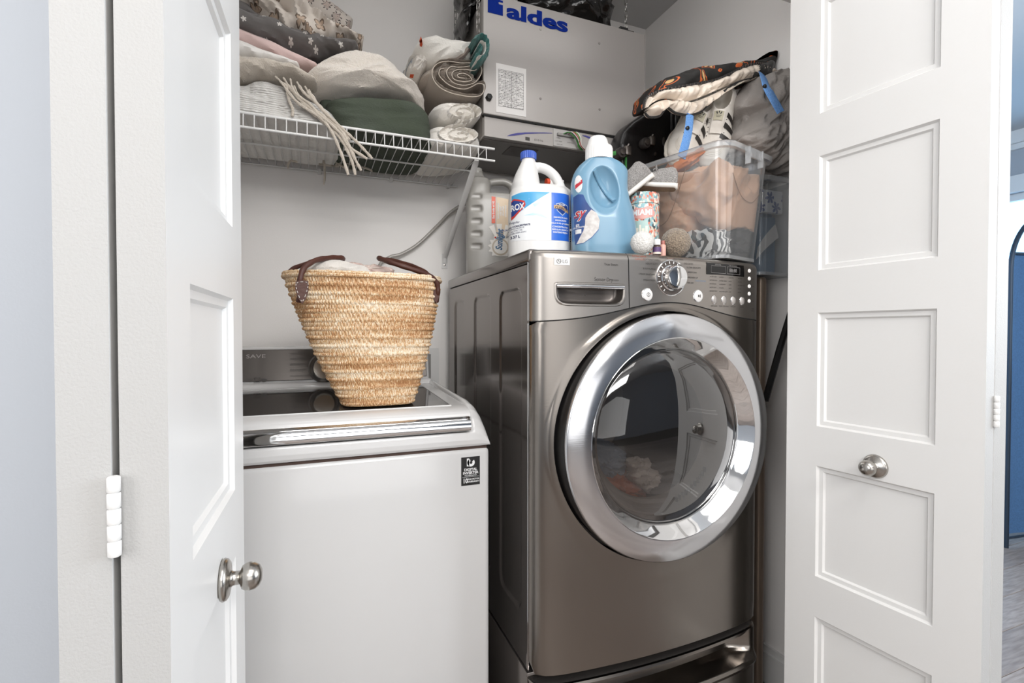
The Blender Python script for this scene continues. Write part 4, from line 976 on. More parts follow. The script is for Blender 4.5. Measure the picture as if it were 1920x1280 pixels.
for nm, pth, lb, sd, o in (('white_towel', spiral(866, 216, 38, 17, 2.1, 1.2), 'rolled white fluffy towel directly under the taupe towel', 5, [(812, 206), (822, 196), (850, 196), (880, 200), (895, 215), (890, 232), (850, 236), (822, 226)]), ('white_bath_towel', spiral(862, 258, 45, 19, 2.15, 4.0), 'folded white fluffy towel, lowest of its stack, resting on the wire shelf', 8, [(806, 242), (830, 238), (870, 246), (898, 250), (900, 285), (806, 285), (800, 262)])):
    t = thing(nm, (.38, 1.6, 1.72), lb, 'towel', 'linen on the wire shelf')
    mb = MB(); ribbon(mb, pth, .0098, YT, YT+.33, n=260, amp=.0016); 
    for i, v in enumerate(mb.v):
        if v[2] < ZS: mb.v[i] = (v[0], v[1], ZS)
    mb.build('towel_roll', m_wt, t, angle=80)
    mb = MB(); lump(mb, o, YT+.012, 1.80, 4, 110, 34, .004, 18, 0, 2, sd, zmin=ZS, Yo=1.50, fine=.003); mb.build('towel_core', m_wt, t)
# white towel with grey stripe, teal roll, coloured towel
m_stripe = mat('white_plush', '#e6e2da', .9, bump=(300, .6, .003), sheen=.3)
st = thing('striped_towel', (.36, 1.6, 1.95), 'folded white plush towel with a dark-edged grey border stripe, topmost of the towel stack', 'towel', 'linen on the wire shelf')
mb = MB(); lump(mb, [(786, 88), (790, 70), (810, 65), (850, 72), (885, 78), (901, 84), (896, 100), (889, 120), (870, 122), (845, 124), (815, 122), (798, 112)], 1.452, 1.78, 3, 140, 44, .006, 12, .8, 3, 14, Yo=1.47); me_ = mb.mesh('x'); body = mb.build('towel_body', m_stripe, st)
from mathutils.bvhtree import BVHTree
def bvh_of(mb): return BVHTree.FromPolygons([Vector(v) for v in mb.v], mb.f)
def pxproj(bv, off=.0008):
    """map photo pixels on the near surface of a mesh by following the viewing ray once"""
    def f(a, b):
        c = Vector((0, 0, CZ)); dr_ = (at(a, b, d=1.0)-c).normalized(); h = bv.ray_cast(c, dr_)
        return (h[0]-dr_*off) if h[0] else at(a, b, Y=1.47)
    return f
bv = bv_s = bvh_of(mb)
for wdt, m_, nm in ((.0105, m_dk, 'dark_border'), (.0072, mat('taupe_stripe', '#8d8178', .9, bump=(300, .5, .003)), 'grey_stripe')):
    mb = MB(); C = catmull([pxproj(bv, .000)(a, b) for a, b in ((842, 116), (856, 115), (868, 108), (876, 98), (886, 88), (896, 83))], 40, closed=False)
    mb.tube(C, wdt, 12, flat=(.22 if wdt > .01 else .36, 1), up=None); mb.build(nm, m_, st)
m_teal = mat('teal_terry', '#3f7a75', .95, bump=(400, .9, .004), sheen=.3)
tl = thing('teal_towel', (.46, 1.5, 1.93), 'rolled teal towel with a white inner layer behind the striped towel', 'towel', 'linen on the wire shelf')
mb = MB(); ribbon(mb, [(891, 110), (901, 116), (911, 108), (914, 94), (909, 80), (900, 75), (890, 84)], .0145, 1.395, 1.62, n=120, amp=.003); mb.build('towel_roll', m_teal, tl, angle=80)
mb = MB(); ribbon(mb, [(898, 88), (906, 92), (908, 104), (902, 114), (894, 116)], .0045, 1.390, 1.60, n=70); mb.build('inner_layer', m_stripe, tl, angle=80)
mb = MB(); ribbon(mb, [(896, 94), (901, 98), (900, 106), (895, 108)], .010, 1.398, 1.60, n=50); mb.build('towel_roll_core', m_teal, tl, angle=80)
m_multi = mat('orange_patch_towel', '#cfc9c1', .9, bump=(350, .6, .003))
m_or = mat('orange_print', '#bb4a25', .85)
ct = thing('patterned_towel', (.30, 1.6, 1.9), 'white towel with rust orange and grey-blue patches bunched behind the taupe towel', 'towel', 'linen on the wire shelf')
mb = MB(); lump(mb, [(768, 146), (772, 120), (786, 98), (800, 104), (815, 118), (812, 132), (798, 142), (784, 156)], 1.50, 1.72, 2.6, 110, 36, .008, 24, .9, 2, 19, Yo=1.53); mb.build('towel_body', m_multi, ct); bv = bvh_of(mb)
mb = MB(); lump(mb, [(764, 148), (768, 122), (780, 104), (788, 110), (782, 132), (776, 152)], 1.53, 1.72, 2.6, 80, 24, .006, 24, .9, 2, 29, Yo=1.55); mb.build('grey_blue_fold', mat('grey_blue_cloth', '#8e949a', .9, bump=(350, .6, .003)), ct)
def fan(mb, mapf, poly, rings=6, n=None):
    n = n or len(poly); c = (sum(p[0] for p in poly)/len(poly), sum(p[1] for p in poly)/len(poly)); L_ = len(poly)
    B = []
    per = max(1, n//L_)
    for i in range(L_):
        for k in range(per): t = k/per; B.append((poly[i][0]*(1-t)+poly[(i+1) % L_][0]*t, poly[i][1]*(1-t)+poly[(i+1) % L_][1]*t))
    m = len(B)
    return mb.grid(m, rings+1, lambda a, b: mapf(c[0]+(B[round(a*m) % m][0]-c[0])*(.02+.98*b), c[1]+(B[round(a*m) % m][1]-c[1])*(.02+.98*b)), closeu=True)
mb = MB(); fan(mb, pxproj(bv), [(770, 150), (771, 144), (778, 144), (776, 151)], 3, 16); fan(mb, pxproj(bv_s), [(789, 92), (788, 82), (791, 74), (793, 80), (794, 90), (792, 94)], 3, 18); mb.build('orange_patch', m_or, ct, smooth=False)

# ------------------------------------------------------------------ ventilation unit
HX_0, HX_1, HYF, HYB, HZ_0, HZ_1 = .490, 1.090, 1.470, 1.805, 1.757, 2.193
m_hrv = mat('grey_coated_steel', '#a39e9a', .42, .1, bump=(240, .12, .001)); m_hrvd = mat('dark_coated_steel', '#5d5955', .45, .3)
hrv = thing('ventilation_unit', (.79, 1.6, HZ_0), 'grey steel air exchanger box hung on chains, with blue lettering on its door', 'ventilator')
mb = MB(); mb.box(HX_0+.004, HX_1-.004, HYF+.018, HYB, HZ_0, HZ_1-.004, .002, 1); mb.build('casing', m_hrv, hrv)
mb = MB(); mb.box(HX_0, HX_1, HYF, HYF+.018, 1.822, HZ_1, .003, 2); dpan = mb.build('front_door', m_hrv, hrv)
mb = MB(); mb.box(HX_0+.002, HX_1-.002, HYF+.006, HYF+.020, 1.817, 1.823); mb.build('door_gasket', m_gap, hrv, smooth=False)
mb = MB(); mb.box(HX_0+.006, HX_1-.006, HYF+.010, HYF+.022, HZ_0, 1.817); cs = mb.build('control_strip', m_hrv, hrv, smooth=False)
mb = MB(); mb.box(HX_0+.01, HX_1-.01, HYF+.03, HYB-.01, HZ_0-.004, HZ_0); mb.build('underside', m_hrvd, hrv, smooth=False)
hm = lambda u, v: Vector((u, HYF-.0008, v))
def hp_(px, py): q = at(px, py, Y=HYF); return q.x, q.z
m_blue2 = mat('logo_blue', '#0f2a80', .9, spec=.1)
mb = MB(); sq = [hp_(*p) for p in ((915, 2), (941, 9), (943, 12), (943, 14), (935, 9), (932, 11), (935, 15), (943, 17), (943, 37), (915, 30))]
x0, z1 = hp_(915, 2); x1_, _ = hp_(943, 9); _, z0 = hp_(915, 30)
patch(mb, hm, [(x0, z0), (x1_, z0), (x1_, z1-.014), (x1_-.012, z1-.0135), (x1_-.0155, z1-.010), (x1_-.012, z1-.0065), (x1_, z1-.007), (x1_, z1-.001), (x1_-.002, z1), (x0, z1)])
xa, za = hp_(950, 44); xb, zb = hp_(1063, 64)
vs, fs = text2d('aldes', .072, .034, wid=1.0, align='LEFT'); w0 = min(v[0] for v in vs); w1 = max(v[0] for v in vs); k = (xb-xa)/(w1-w0); zz0 = min(v[1] for v in vs); zz1 = max(v[1] for v in vs)
_, ztop = hp_(980, 18.5); kz = (ztop-(za+zb)/2-.001)/(zz1-zz0)
for i_, o_x in enumerate((-.0010, 0, .0010)): mb.add([hm(xa+(x-w0)*k+o_x, (za+zb)/2-.001+(y-zz0)*kz)-Vector((0, .00008*i_, 0)) for x, y in vs], fs)
mb.build('blue_lettering', m_blue2, dpan, smooth=False)
# paper sheet
px0, pz1 = hp_(930, 123); px1, pz0 = hp_(986, 223)
mb = MB(); mb.box(px0, px1, HYF-.0012, HYF-.0002, pz0, pz1); pap = mb.build('instruction_sheet', mat('white_paper', '#d6d3d0', .8), hrv, smooth=False)
pm2 = lambda u, v: Vector((u, HYF-.0016, v)); mb = MB(); pw, ph = px1-px0, pz1-pz0
for r in range(24):
    z = pz1-.022-r*(ph-.040)/24; x = px0+.009
    random.seed(r)
    while x < px1-.012:
        l = random.uniform(.003, .012)
        if random.random() < .85: rectpatch(mb, pm2, x, min(x+l, px1-.009), z-.0009, z+.0005)
        x += l+.002
for xx in (px0+.008, px0+.030, px0+.052, px0+.070, px1-.010): rectpatch(mb, pm2, xx, xx+.0007, pz0+.02, pz1-.018)
for z in (pz1-.018, pz0+.02): rectpatch(mb, pm2, px0+.008, px1-.010, z-.0004, z+.0004)
mb.build('print', m_ink, pap, smooth=False)
for a, b in ((1013, 61), (1122, 87), (1013, 189), (1123, 209)):
    x, z = hp_(a, b); mb = MB(); mb.lathe([(.0042, 0), (.0036, .0012), (0, .0014)], (x, HYF, z), 'y', 16); mb.build('screw', mat('dull_screw', '#8e8985', .4, .6), hrv)
x, z = hp_(916, 188); mb = MB(); mb.lathe([(.0105, 0), (.0105, .012), (.0085, .015), (0, .0155)], (x, HYF, z), 'y', 6); mb.build('latch_knob', m_black, hrv, angle=30)
x, z = hp_(1172, 56); mb = MB(); mb.box(x-.022, x+.012, HYF+.004, HYF+.04, HZ_1-.004, HZ_1+.012, .002, 1); mb.box(x+.01, x+.035, HYF+.004, HYF+.03, HZ_1-.004, HZ_1+.004); mb.build('top_clip', m_black, hrv, smooth=False)
# print on control strip
sm2 = lambda u, v: Vector((u, HYF+.0092, v))
def sp_(px, py): q = at(px, py, Y=HYF+.009); return q.x, q.z
mb = MB(); up_ = [(950, 258), (958, 254.5), (970, 252), (985, 251), (1000, 251), (1020, 251.2), (1035, 252), (1035, 253), (1010, 253), (985, 254), (965, 257)]
patch(mb, sm2, [sp_(*p) for p in up_]); patch(mb, sm2, [sp_(*p) for p in [(1089, 256), (1098, 257), (1108, 260), (1118, 265), (1110, 265), (1098, 260)]]); mb.build('swoosh', mat('violet_blue_ink', '#39377e', .5), cs, smooth=False)
mb = MB(); q0 = sp_(986, 260); patch(mb, sm2, [sp_(985, 259), sp_(993, 260.5), sp_(993, 267), sp_(985, 265)]); letters(mb, sm2, 'E110-TG', *sp_(1010, 266), .0085); mb.build('strip_print', m_ink, cs, smooth=False)
ux0, uz1 = sp_(1036.5, 244); ux1, uz0 = sp_(1090, 278)
mb = MB(); mb.box(ux0, ux1, HYF+.007, HYF+.012, HZ_0+.002, 1.814); tp_ = mb.build('terminal_plate', mat('terminal_grey', '#a8a5a2', .5), cs, smooth=False)
mb = MB(); tm = lambda u, v: Vector((u, HYF+.0065, v))
for a, b, s in ((1046, 262, 'WIRES'), (1046, 268, 'LOW HIGH'), (1048, 274, 'GND 24V'), (1068, 271, 'CONTROL')): letters(mb, tm, s, *sp_(a, b), .0052)
mb.build('terminal_print', m_ink, tp_, smooth=False)
mb = MB(); mb.box(sp_(1043, 254)[0], sp_(1075, 254)[0], HYF-.002, HYF+.008, sp_(1050, 259)[1], sp_(1050, 254)[1], .001, 1); mb.build('terminal_block', m_grayp, tp_)
for k, (c, e) in enumerate((('#3d7a3a', 0), ('#2c2b2a', 3), ('#c9c5c0', 5), ('#a33a2c', 8), ('#4f8f45', -3), ('#d8d3cc', 11))):
    P = catmull([at(1056+k*3, 254, Y=HYF-.002), at(1066+k*3, 251, Y=HYF-.014), at(1078+k*2, 262, Y=HYF-.016), at(1084+e*.5, 275, Y=HYF-.008), at(1092+e*.6, 284, Y=HYF+.01), at(1104+e*.3, 290, Y=HYF+.05)], 30, closed=False)
    mb = MB(); mb.tube(P, .0016, 6); mb.build('wire', mat('wire_colour_%d' % k, c, .4), cs)
mb = MB(); mb.box(.60, .70, HYF+.05, HYF+.13, HZ_0-.0055, HZ_0-.004); mb.build('underside_label', mat('dim_label', '#45413e', .6), hrv, smooth=False)
# green strap end and black clip under the unit
# chains
lk = MB(); P = []
for i in range(16):
    a = 2*pi*i/16; P.append((.0052*cos(a), 0, .0085*sin(a)+(.0062 if sin(a) > 0 else -.0062)))
lk.tube(P, .00135, 6, closed=True, up=(0, 1, 0)); lkm = lk.mesh('link'); lkm.materials.append(mat('zinc_steel', '#b5b3b0', .25, 1)); lkm.shade_smooth()
for nm, (x, y), z0 in (('left front', (HX_0-.006, 1.505), 2.085), ('left back', (HX_0-.010, 1.76), 2.09), ('right', (HX_1-.012, HYF+.10), HZ_1), ('right back', (HX_1-.012, HYB-.01), HZ_1)):
    lab = {'left front': 'zinc chain along the left side of the grey air exchanger, nearer one', 'left back': 'zinc chain at the rear left corner of the grey air exchanger, by the black bag', 'right': 'zinc chain rising from the top right corner of the grey air exchanger', 'right back': 'zinc chain behind the top right corner of the grey air exchanger'}[nm]
    ch = thing('chain', (x, y, z0), lab, 'chain', 'chains holding the air exchanger'); z = z0+.013; i = 0
    while z < ZC+.003:
        o = bpy.data.objects.new('link', lkm); COL.objects.link(o); o.parent = ch; o.location = (0, 0, z-z0); o.rotation_euler = (0, .04*((i*7) % 3-1), pi/2*(i % 2)+.5); z += .0232; i += 1
# black sacks on top
m_sack = mat('black_plastic_sack', '#12100f', .22, bump=(24, .4, .012), spec=.6)
for nm, pts, y0, y1, sd, lb in (('bin_bag', [(985, 30), (985, 0), (1000, -40), (1060, -50), (1120, -40), (1150, 0), (1148, 40), (1140, 60), (1060, 50)], 1.50, 1.70, 4, 'full black plastic sack lying on top of the air exchanger'),
                           ('bin_bag', [(862, 20), (868, -40), (905, -60), (955, -50), (960, 0), (955, 20), (930, 15), (900, 30), (885, 60), (868, 88), (862, 60)], 1.53, 1.74, 9, 'black plastic sack slumping down the left side of the air exchanger')):
    mb = MB(); lump(mb, pts, y0, y1, 2.4, 150, 44, .014, 8, .5, 1.8, sd, Yo=1.55 if sd == 4 else 1.62)
    mb.v = [(v[0], v[1], max(v[2], HZ_1+.002) if (v[0] > HX_0-.018) else v[2]) for v in mb.v]
    mb.v = [(min(v[0], HX_0-.019) if (v[2] < HZ_1 and sd == 9) else v[0], v[1], min(v[2], ZC-.003)) for v in mb.v]
    mb.build(nm, m_sack, None, label=lb, cat='bag', group='black sacks on the air exchanger', angle=30)
# washer outlet box in the wall and drain hose
ob = thing('outlet_box', (.34, YB, .93), 'white recessed washer outlet box in the back wall, right of the basket', 'outlet box')
mb = MB()
for b in ((.22, .435, YB-.004, YB-.0002, 1.062, 1.085), (.22, .435, YB-.004, YB-.0002, .915, .938), (.22, .242, YB-.004, YB-.0002, .938, 1.062), (.405, .435, YB-.004, YB-.0002, .938, 1.062)): mb.box(*b)
mb.build('frame', m_trimw, ob, smooth=False)
mb = MB(); mb.box(.242, .405, YB-.0015, YB-.0003, .938, 1.062); mb.box(.382, .388, YB-.003, YB-.001, .938, 1.062); mb.build('recess', m_grayp, ob, smooth=False)
mb = MB(); P = catmull([at(735, 481, Y=1.82), at(755, 476, Y=1.82), at(785, 458, Y=1.82), at(820, 425, Y=1.82), at(846, 399, Y=1.82), at(872, 384, Y=1.80), at(905, 378, Y=1.80)], 60, closed=False); P = [at(690, 620, Y=1.83), at(694, 560, Y=1.83), at(703, 515, Y=1.828), at(717, 490, Y=1.824)]+P
mb.tube(P, .0062, 10); mb.build('clear_hose', clear_mat('clear_vinyl', '#e2e0dc', .55, .1, '#b9b5b0'), None, label='clear plastic hose curving along the back wall above the basket', cat='hose')
# ------------------------------------------------------------------ bottles on the dryer
ZT = 1.3355
def placed(mb_or_me, M):
    if isinstance(mb_or_me, MB): return mb_or_me.xf(M)
    mb_or_me.transform(M); return mb_or_me
def bvh_me(me): return BVHTree.FromPolygons([v.co.copy() for v in me.vertices], [tuple(p.vertices) for p in me.polygons])
def frontproj(bv, M, off=.0006):
    """(x,z) of the local front view -> point just off the skin, then placed by M"""
    def f(x, z):
        h = bv.ray_cast(Vector((x, -.5, z)), Vector((0, 1, 0)))
        p = h[0]+Vector((0, -off, 0)) if h[0] else Vector((x, 0, z))
        return M @ p
    return f
def loft(mb, secs, n=48, p=2.4):
    """secs (z, xc, yc, a, b)"""
    def f(u, v):
        t = v*(len(secs)-1); i = min(len(secs)-2, int(t)); w = t-i; s = [secs[i][k]*(1-w)+secs[i+1][k]*w for k in range(5)]
        a = 2*pi*u; c, q = cos(a), sin(a)
        return (s[1]+s[3]*abs(c)**(2/p)*(1 if c > 0 else -1), s[2]+s[4]*abs(q)**(2/p)*(1 if q > 0 else -1), s[0])
    return mb.grid(n, len(secs), f, closeu=True, capv=True)
def ribs(o, x, z, r0, r1, h, n=28, m=None):
    pass
def cap_mesh(r, h, ribs=24, rr=.0006, top=.9):
    mb = MB(); n = ribs*4
    prof = [(0, 0), (r, 0), (r, h*.85), (r*top, h), (0, h)]
    def f(u, v):
        i = round(v*4); a = 2*pi*u; R, z = prof[i]; k = rr*sin(a*ribs) if i in (1, 2) else 0
        return ((R+k)*cos(a), (R+k)*sin(a), z)
    mb.grid(n, 5, f, closeu=True); return mb

# bleach
Mb = Matrix.Translation((.577, 1.245, ZT)) @ Matrix.Rotation(radians(-17), 4, 'Z')
bz = thing('bleach_bottle', (.577, 1.245, ZT), 'white bleach jug with a blue cap and arched handle, blue and white label', 'bottle', 'detergent bottles on the dryer')
sc_ = .000229; cx_ = lambda px: (px-446)*sc_; cz_ = lambda py: .296-(py-78)*sc_
mb = MB(); loft(mb, [(0, 0, 0, .074, .050), (.004, 0, 0, .082, .058), (.012, 0, 0, .086, .063), (.150, 0, 0, .0865, .064), (.172, 0, 0, .0855, .063), (.190, 0, 0, .081, .058), (.202, .0, 0, .070, .046), (.208, 0, 0, .055, .030)], p=2.5)
loft(mb, [(.185, -.037, 0, .042, .052), (.21, -.038, 0, .039, .046), (.235, -.036, 0, .033, .037), (.258, -.033, 0, .025, .027), (.274, -.031, 0, .019, .020), (.284, -.031, 0, .0175, .0175)], p=2.1)
hp = [(380, 215), (430, 190), (520, 195), (600, 225), (670, 290), (720, 370), (752, 450), (768, 520), (775, 600)]
mb.tube(catmull([(cx_(a)-.012+.002*(a > 600), 0, cz_(b)-.010) for a, b in hp], 30, closed=False), [.0125]*6+[.0135]*16+[.018, .022, .026, .030, .032, .032, .032, .032], 16, flat=(1.15, 1))
me = fuse(mb, .0022, 5); bv = bvh_me(me); me.transform(Mb)
m_hdpe = mat('white_bottle_plastic', '#e2e1df', .32, coat=.1)
link(me, 'jug', m_hdpe, bz, angle=80)
mb = cap_mesh(.0215, .020, 26, .0007).xf(Mb @ Matrix.Translation((-.031, 0, .280))); mb.build('cap', mat('blue_cap', '#3f5fb8', .35), bz)
F = frontproj(bv, Mb, .0006); F2 = frontproj(bv, Mb, .0009); F3 = frontproj(bv, Mb, .0012); q = lambda L_: [(cx_(a), cz_(b)) for a, b in L_]
mb = MB(); xa, xb_ = cx_(84), cx_(806); mb.grid(70, 30, lambda a, b: F(xa*.985+(xb_-xa)*.985*a, .050+.126*b)); lab_ = mb.build('label', mat('label_white', '#e6e8e9', .3), bz)
mb = MB(); fan(mb, F2, q([(98, 625), (200, 602), (320, 602), (430, 604), (528, 604), (420, 672), (310, 742), (200, 815), (98, 880)]), 14, 54); mb.build('label_sky', mat('label_sky_blue', '#4ba3d4', .3), lab_)
mb = MB(); rectpatch(mb, F2, cx_(545), cx_(768), .0505, .1755, 24, 24); mb.build('label_blue', mat('label_royal_blue', '#2f6bd0', .3), lab_)
mb = MB(); fan(mb, F2, q([(330, 745), (430, 700), (520, 660), (500, 690), (420, 735), (350, 775)]), 6, 36); fan(mb, F2, q([(230, 870), (330, 845), (430, 855), (515, 910), (430, 880), (330, 865)]), 6, 36); mb.build('label_swirl', mat('label_pale_swirl', '#bfdfe8', .3), lab_)
mb = MB(); fan(mb, F3, q([(93, 690), (118, 664), (240, 704), (249, 745), (238, 770), (120, 890), (93, 908)]), 10, 42); mb.build('logo_border', mat('logo_red', '#c8392c', .3), lab_)
F4, F5 = frontproj(bv, Mb, .0015), frontproj(bv, Mb, .0019)
mb = MB(); fan(mb, F4, q([(95, 700), (122, 684), (220, 718), (228, 745), (218, 765), (122, 860), (95, 870)]), 10, 42); mb.build('logo_field', mat('logo_navy', '#1f3f86', .3), lab_)
mb = MB(); letters(mb, F5, 'ROX', cx_(158), cz_(770), .022, .035, shear=.05, rot=.08, wid=.72)
for r, s in enumerate(('DISINFECTS AND', 'DEODORIZES', 'KILLS 99.9% OF GERMS')): letters(mb, F3, s, cx_(660), cz_(888+r*34), .0052, .03)
for r, s in enumerate(('CONCENTRATED', 'REGULAR BLEACH', 'WHITENS FRESH')): letters(mb, F3, s, cx_(655), cz_(995+r*32), .0056, .03)
letters(mb, F5, 'POWER', cx_(672), cz_(742), .0050, .03)
mb.build('label_white_print', m_inkw, lab_, smooth=False)
mb = MB(); fan(mb, F3, q([(600, 730), (672, 712), (750, 740), (745, 800), (680, 865), (610, 810)]), 6, 36); mb.build('seal_field', mat('seal_silver', '#b8c4d6', .3), lab_)
mb = MB(); fan(mb, F4, q([(608, 738), (672, 722), (742, 748), (738, 796), (680, 852), (618, 806)]), 6, 36); mb.build('seal_blue', mat('logo_navy', '#1f3f86', .3), lab_)
mb = MB(); fan(mb, frontproj(bv, Mb, .0017), q([(575, 748), (665, 750), (755, 790), (755, 830), (665, 792), (575, 788)]), 4, 36); mb.build('seal_ribbon', mat('seal_gold', '#c9a878', .3), lab_)
mb = MB(); letters(mb, frontproj(bv, Mb, .0021), 'CLOROX', cx_(666), cz_(782), .0088, .03, rot=-.10)
letters(mb, F3, 'Regular', cx_(128), cz_(938), .0085); 
for r in range(4): letters(mb, F3, ('BLEACH CONCENTRATE', 'HYPOCHLORITE', 'ACTIVE 7.4%', 'DANGER KEEP AWAY')[r], cx_(150), cz_(985+r*26), .0052 if r else .0062, .04 if r == 0 else 0, rot=.08)
letters(mb, F3, '3.57 L', cx_(135), cz_(1108), .0095, .03, rot=.04)
for i in range(14): rectpatch(mb, F3, cx_(782), cx_(800), cz_(860+i*21), cz_(872+i*21), 2, 2)
mb.build('label_dark_print', mat('label_navy_ink', '#2a2f57', .5), lab_, smooth=False)

# clear-grey laundry jug on the left
Ms = Matrix.Translation((.558, 1.60, ZT)) @ Matrix.Rotation(radians(-14), 4, 'Z')
sj = thing('laundry_jug', (.558, 1.60, ZT), 'translucent grey laundry jug without cap, ribbed left side, orange and white upright label', 'bottle', 'detergent bottles on the dryer')
k_ = .000292; jx = lambda px: (px-345)*k_; jz = lambda py: (1262-py)*k_
mb = MB(); loft(mb, [(0, -.0, 0, .074, .044), (.004, 0, 0, .080, .050), (.014, 0, 0, .083, .054), (.245, 0, 0, .083, .054), (.262, 0, 0, .080, .052), (.270, 0, 0, .076, .048)], p=4)
loft(mb, [(.24, -.042, 0, .041, .050), (.300, -.040, 0, .040, .046), (.322, -.040, 0, .034, .038), (.328, -.042, 0, .024, .026), (.345, -.045, 0, .0185, .0185)], p=3)
mb.tube(catmull([(-.01, 0, .312), (.02, 0, .318), (.05, 0, .318), (.072, 0, .305), (.076, 0, .285), (.074, 0, .262)], 24, closed=False), .0125, 14, flat=(1.4, 1))
sb = MB()
for i in range(5):
    z = jz(385+i*142); sb.box(-.110, jx(265)-.010, -.075, -.044, z-.010, z+.010, .004, 2)
me = fuse(mb, .0026, 4, sb); bv = bvh_me(me); me.transform(Ms)
m_trans = mat('translucent_jug', '#b5b2ac', .28, trans=.25, sss=.2)
link(me, 'jug', m_trans, sj, angle=80)
mb = MB(); mb.lathe([(.0185, 0), (.0195, .001), (.0195, .004), (.0178, .005), (.0178, .009), (.0192, .010), (.0192, .012), (.0175, .013), (.0165, .022), (.0150, .022), (.0150, .0)], seg=30, cap=False).xf(Ms @ Matrix.Translation((-.045, 0, .338))); mb.build('neck', m_trans, sj)
F = frontproj(bv, Ms, .0006); F2 = frontproj(bv, Ms, .0010); F3 = frontproj(bv, Ms, .0014); q = lambda L_: [(jx(a), jz(b)) for a, b in L_]
mb = MB(); fan(mb, F, q([(395, 392), (550, 415), (552, 700), (500, 860), (395, 860)]), 8, 40); labj = mb.build('label', mat('label_tan', '#d3bda0', .4), sj)
mb = MB(); fan(mb, F2, q([(340, 388), (385, 392), (382, 690), (340, 690)]), 4, 24); mb.build('label_orange_bar', mat('label_orange', '#d9583a', .4), labj)
mb = MB(); fan(mb, F2, q([(548, 418), (568, 422), (566, 1050), (546, 1060)]), 4, 24); mb.build('label_navy_bar', mat('label_navy_bar', '#3b4468', .4), labj)
mb = MB(); sun = [(445+ (150 if i % 2 == 0 else 112)*cos(2*pi*i/28+.1), 955+(150 if i % 2 == 0 else 112)*sin(2*pi*i/28+.1)) for i in range(28)]
sun = [(min(545, max(298, a)), min(1058, b)) for a, b in sun]; fan(mb, F2, q(sun), 8)
for a in (-2.0, -1.65, -1.25): 
    c, s = cos(a), sin(a); fan(mb, F2, q([(445+110*c-10*s, 955+110*s+10*c), (445+260*c-34*s, 955+260*s+34*c), (445+260*c+30*s, 955+260*s-30*c), (445+110*c+10*s, 955+110*s-10*c)]), 3, 12)
mb.build('label_sunburst', mat('label_cream', '#dedad3', .4), labj)
mb = MB(); fan(mb, F3, q([(440+96*cos(a), 955+96*sin(a)) for a in [2*pi*i/30 for i in range(30)]]), 4); mb.build('label_ring', mat('label_taupe_ring', '#b8ac9a', .4), labj)
F4 = frontproj(bv, Ms, .0018); mb = MB(); fan(mb, F4, q([(440+78*cos(a), 955+78*sin(a)) for a in [2*pi*i/30 for i in range(30)]]), 4); mb.build('label_disc', mat('label_cream', '#dedad3', .4), labj)
F5 = frontproj(bv, Ms, .0023); mb = MB(); letters(mb, F5, 'Sunlight', jx(432), jz(875), .030, .03, shear=.25, rot=pi/2-.06, wid=.72); mb.build('label_blue_print', mat('label_steel_blue', '#2f5f86', .4), labj, smooth=False)
mb = MB(); letters(mb, F3, 'Eau froide et HE', jx(362), jz(540), .0095, .03, rot=pi/2, wid=.9)
for i, s in enumerate(('laundry detergent', 'cold water', 'citrus fresh', 'concentrated')): letters(mb, F3, s, jx(415+i*28), jz(550), .0085, .03, rot=pi/2, wid=.85)
mb.build('label_white_print', m_inkw, labj, smooth=False)
mb = MB(); mb.lathe([(0, 0), (.003, .0), (0, .0003)], F5(jx(383), jz(850)), 'y', 10); mb.build('label_red_dot', mat('logo_red', '#c8392c', .3), labj)

# light blue softener
Mf = Matrix.Translation((.708, 1.130, ZT)) @ Matrix.Rotation(radians(-18), 4, 'Z')
sf = thing('softener_bottle', (.708, 1.13, ZT), 'light blue fabric softener bottle with white cap and deep oval grip', 'bottle', 'detergent bottles on the dryer')
k_ = .000249; fx = lambda px: (px-385)*k_; fz = lambda py: .318-(py-50)*k_
mb = MB()
# silhouette loft: left/right borders per height
sil = [(0, 90, 708), (.006, 70, 715), (.03, 55, 728), (.07, 55, 732), (.105, 50, 712), (.13, 46, 690), (.155, 42, 660), (.18, 40, 640), (.20, 44, 638), (.218, 62, 642), (.232, 90, 640), (.243, 125, 610), (.252, 165, 560), (.258, 200, 500), (.262, 225, 460)]
for_ = []
for z, l, r in sil:
    b = .050 if z < .12 else .050-.020*((z-.12)/.142)
    if z < .012: b *= .86+.14*z/.012
    for_.append((z, (fx(l)+fx(r))/2, 0, (fx(r)-fx(l))/2, b))
loft(mb, for_, p=2.6)
loft(mb, [(.25, fx(338), 0, .033, .026), (.272, fx(338), 0, .031, .026)], p=2)
sb = MB()
bm = bmesh.new(); bmesh.ops.create_icosphere(bm, subdivisions=4, radius=1); bm.verts.index_update()
def ell(mb, c, r, tilt=0, yr=0):
    M = Matrix.Translation(c) @ Matrix.Rotation(tilt, 4, 'Y') @ Matrix.Diagonal((*r, 1)); return mb.add([M @ v.co for v in bm.verts], [[v.index for v in f.verts] for f in bm.faces])
ell(sb, (fx(338), -.060, fz(605)), (.052, .030, .078), -.14)
ell(sb, (fx(358), -.052, fz(600)), (.040, .040, .060), -.18)
me = fuse(mb, .0024, 6, sb); bv = bvh_me(me); me.transform(Mf)
m_soft = mat('pearly_blue_plastic', '#7199b2', .3, coat=.25, sss=.1)
link(me, 'body', m_soft, sf, angle=80)
mb = MB(); mb.tube(catmull([frontproj(bv, Mf, -.002)(fx(a), fz(b)) for a, b in ((262, 420), (320, 500), (380, 590), (430, 670), (478, 748))], 30, closed=False), [.010]*30, 10, flat=(.5, 1)); mb.build('grip_divider', m_soft, sf)
mb = cap_mesh(.0350, .034, 40, .0006, .97).xf(Mf @ Matrix.Translation((fx(338), 0, .258)))
mb.build('cap', mat('white_cap', '#e9e8e6', .35), sf)
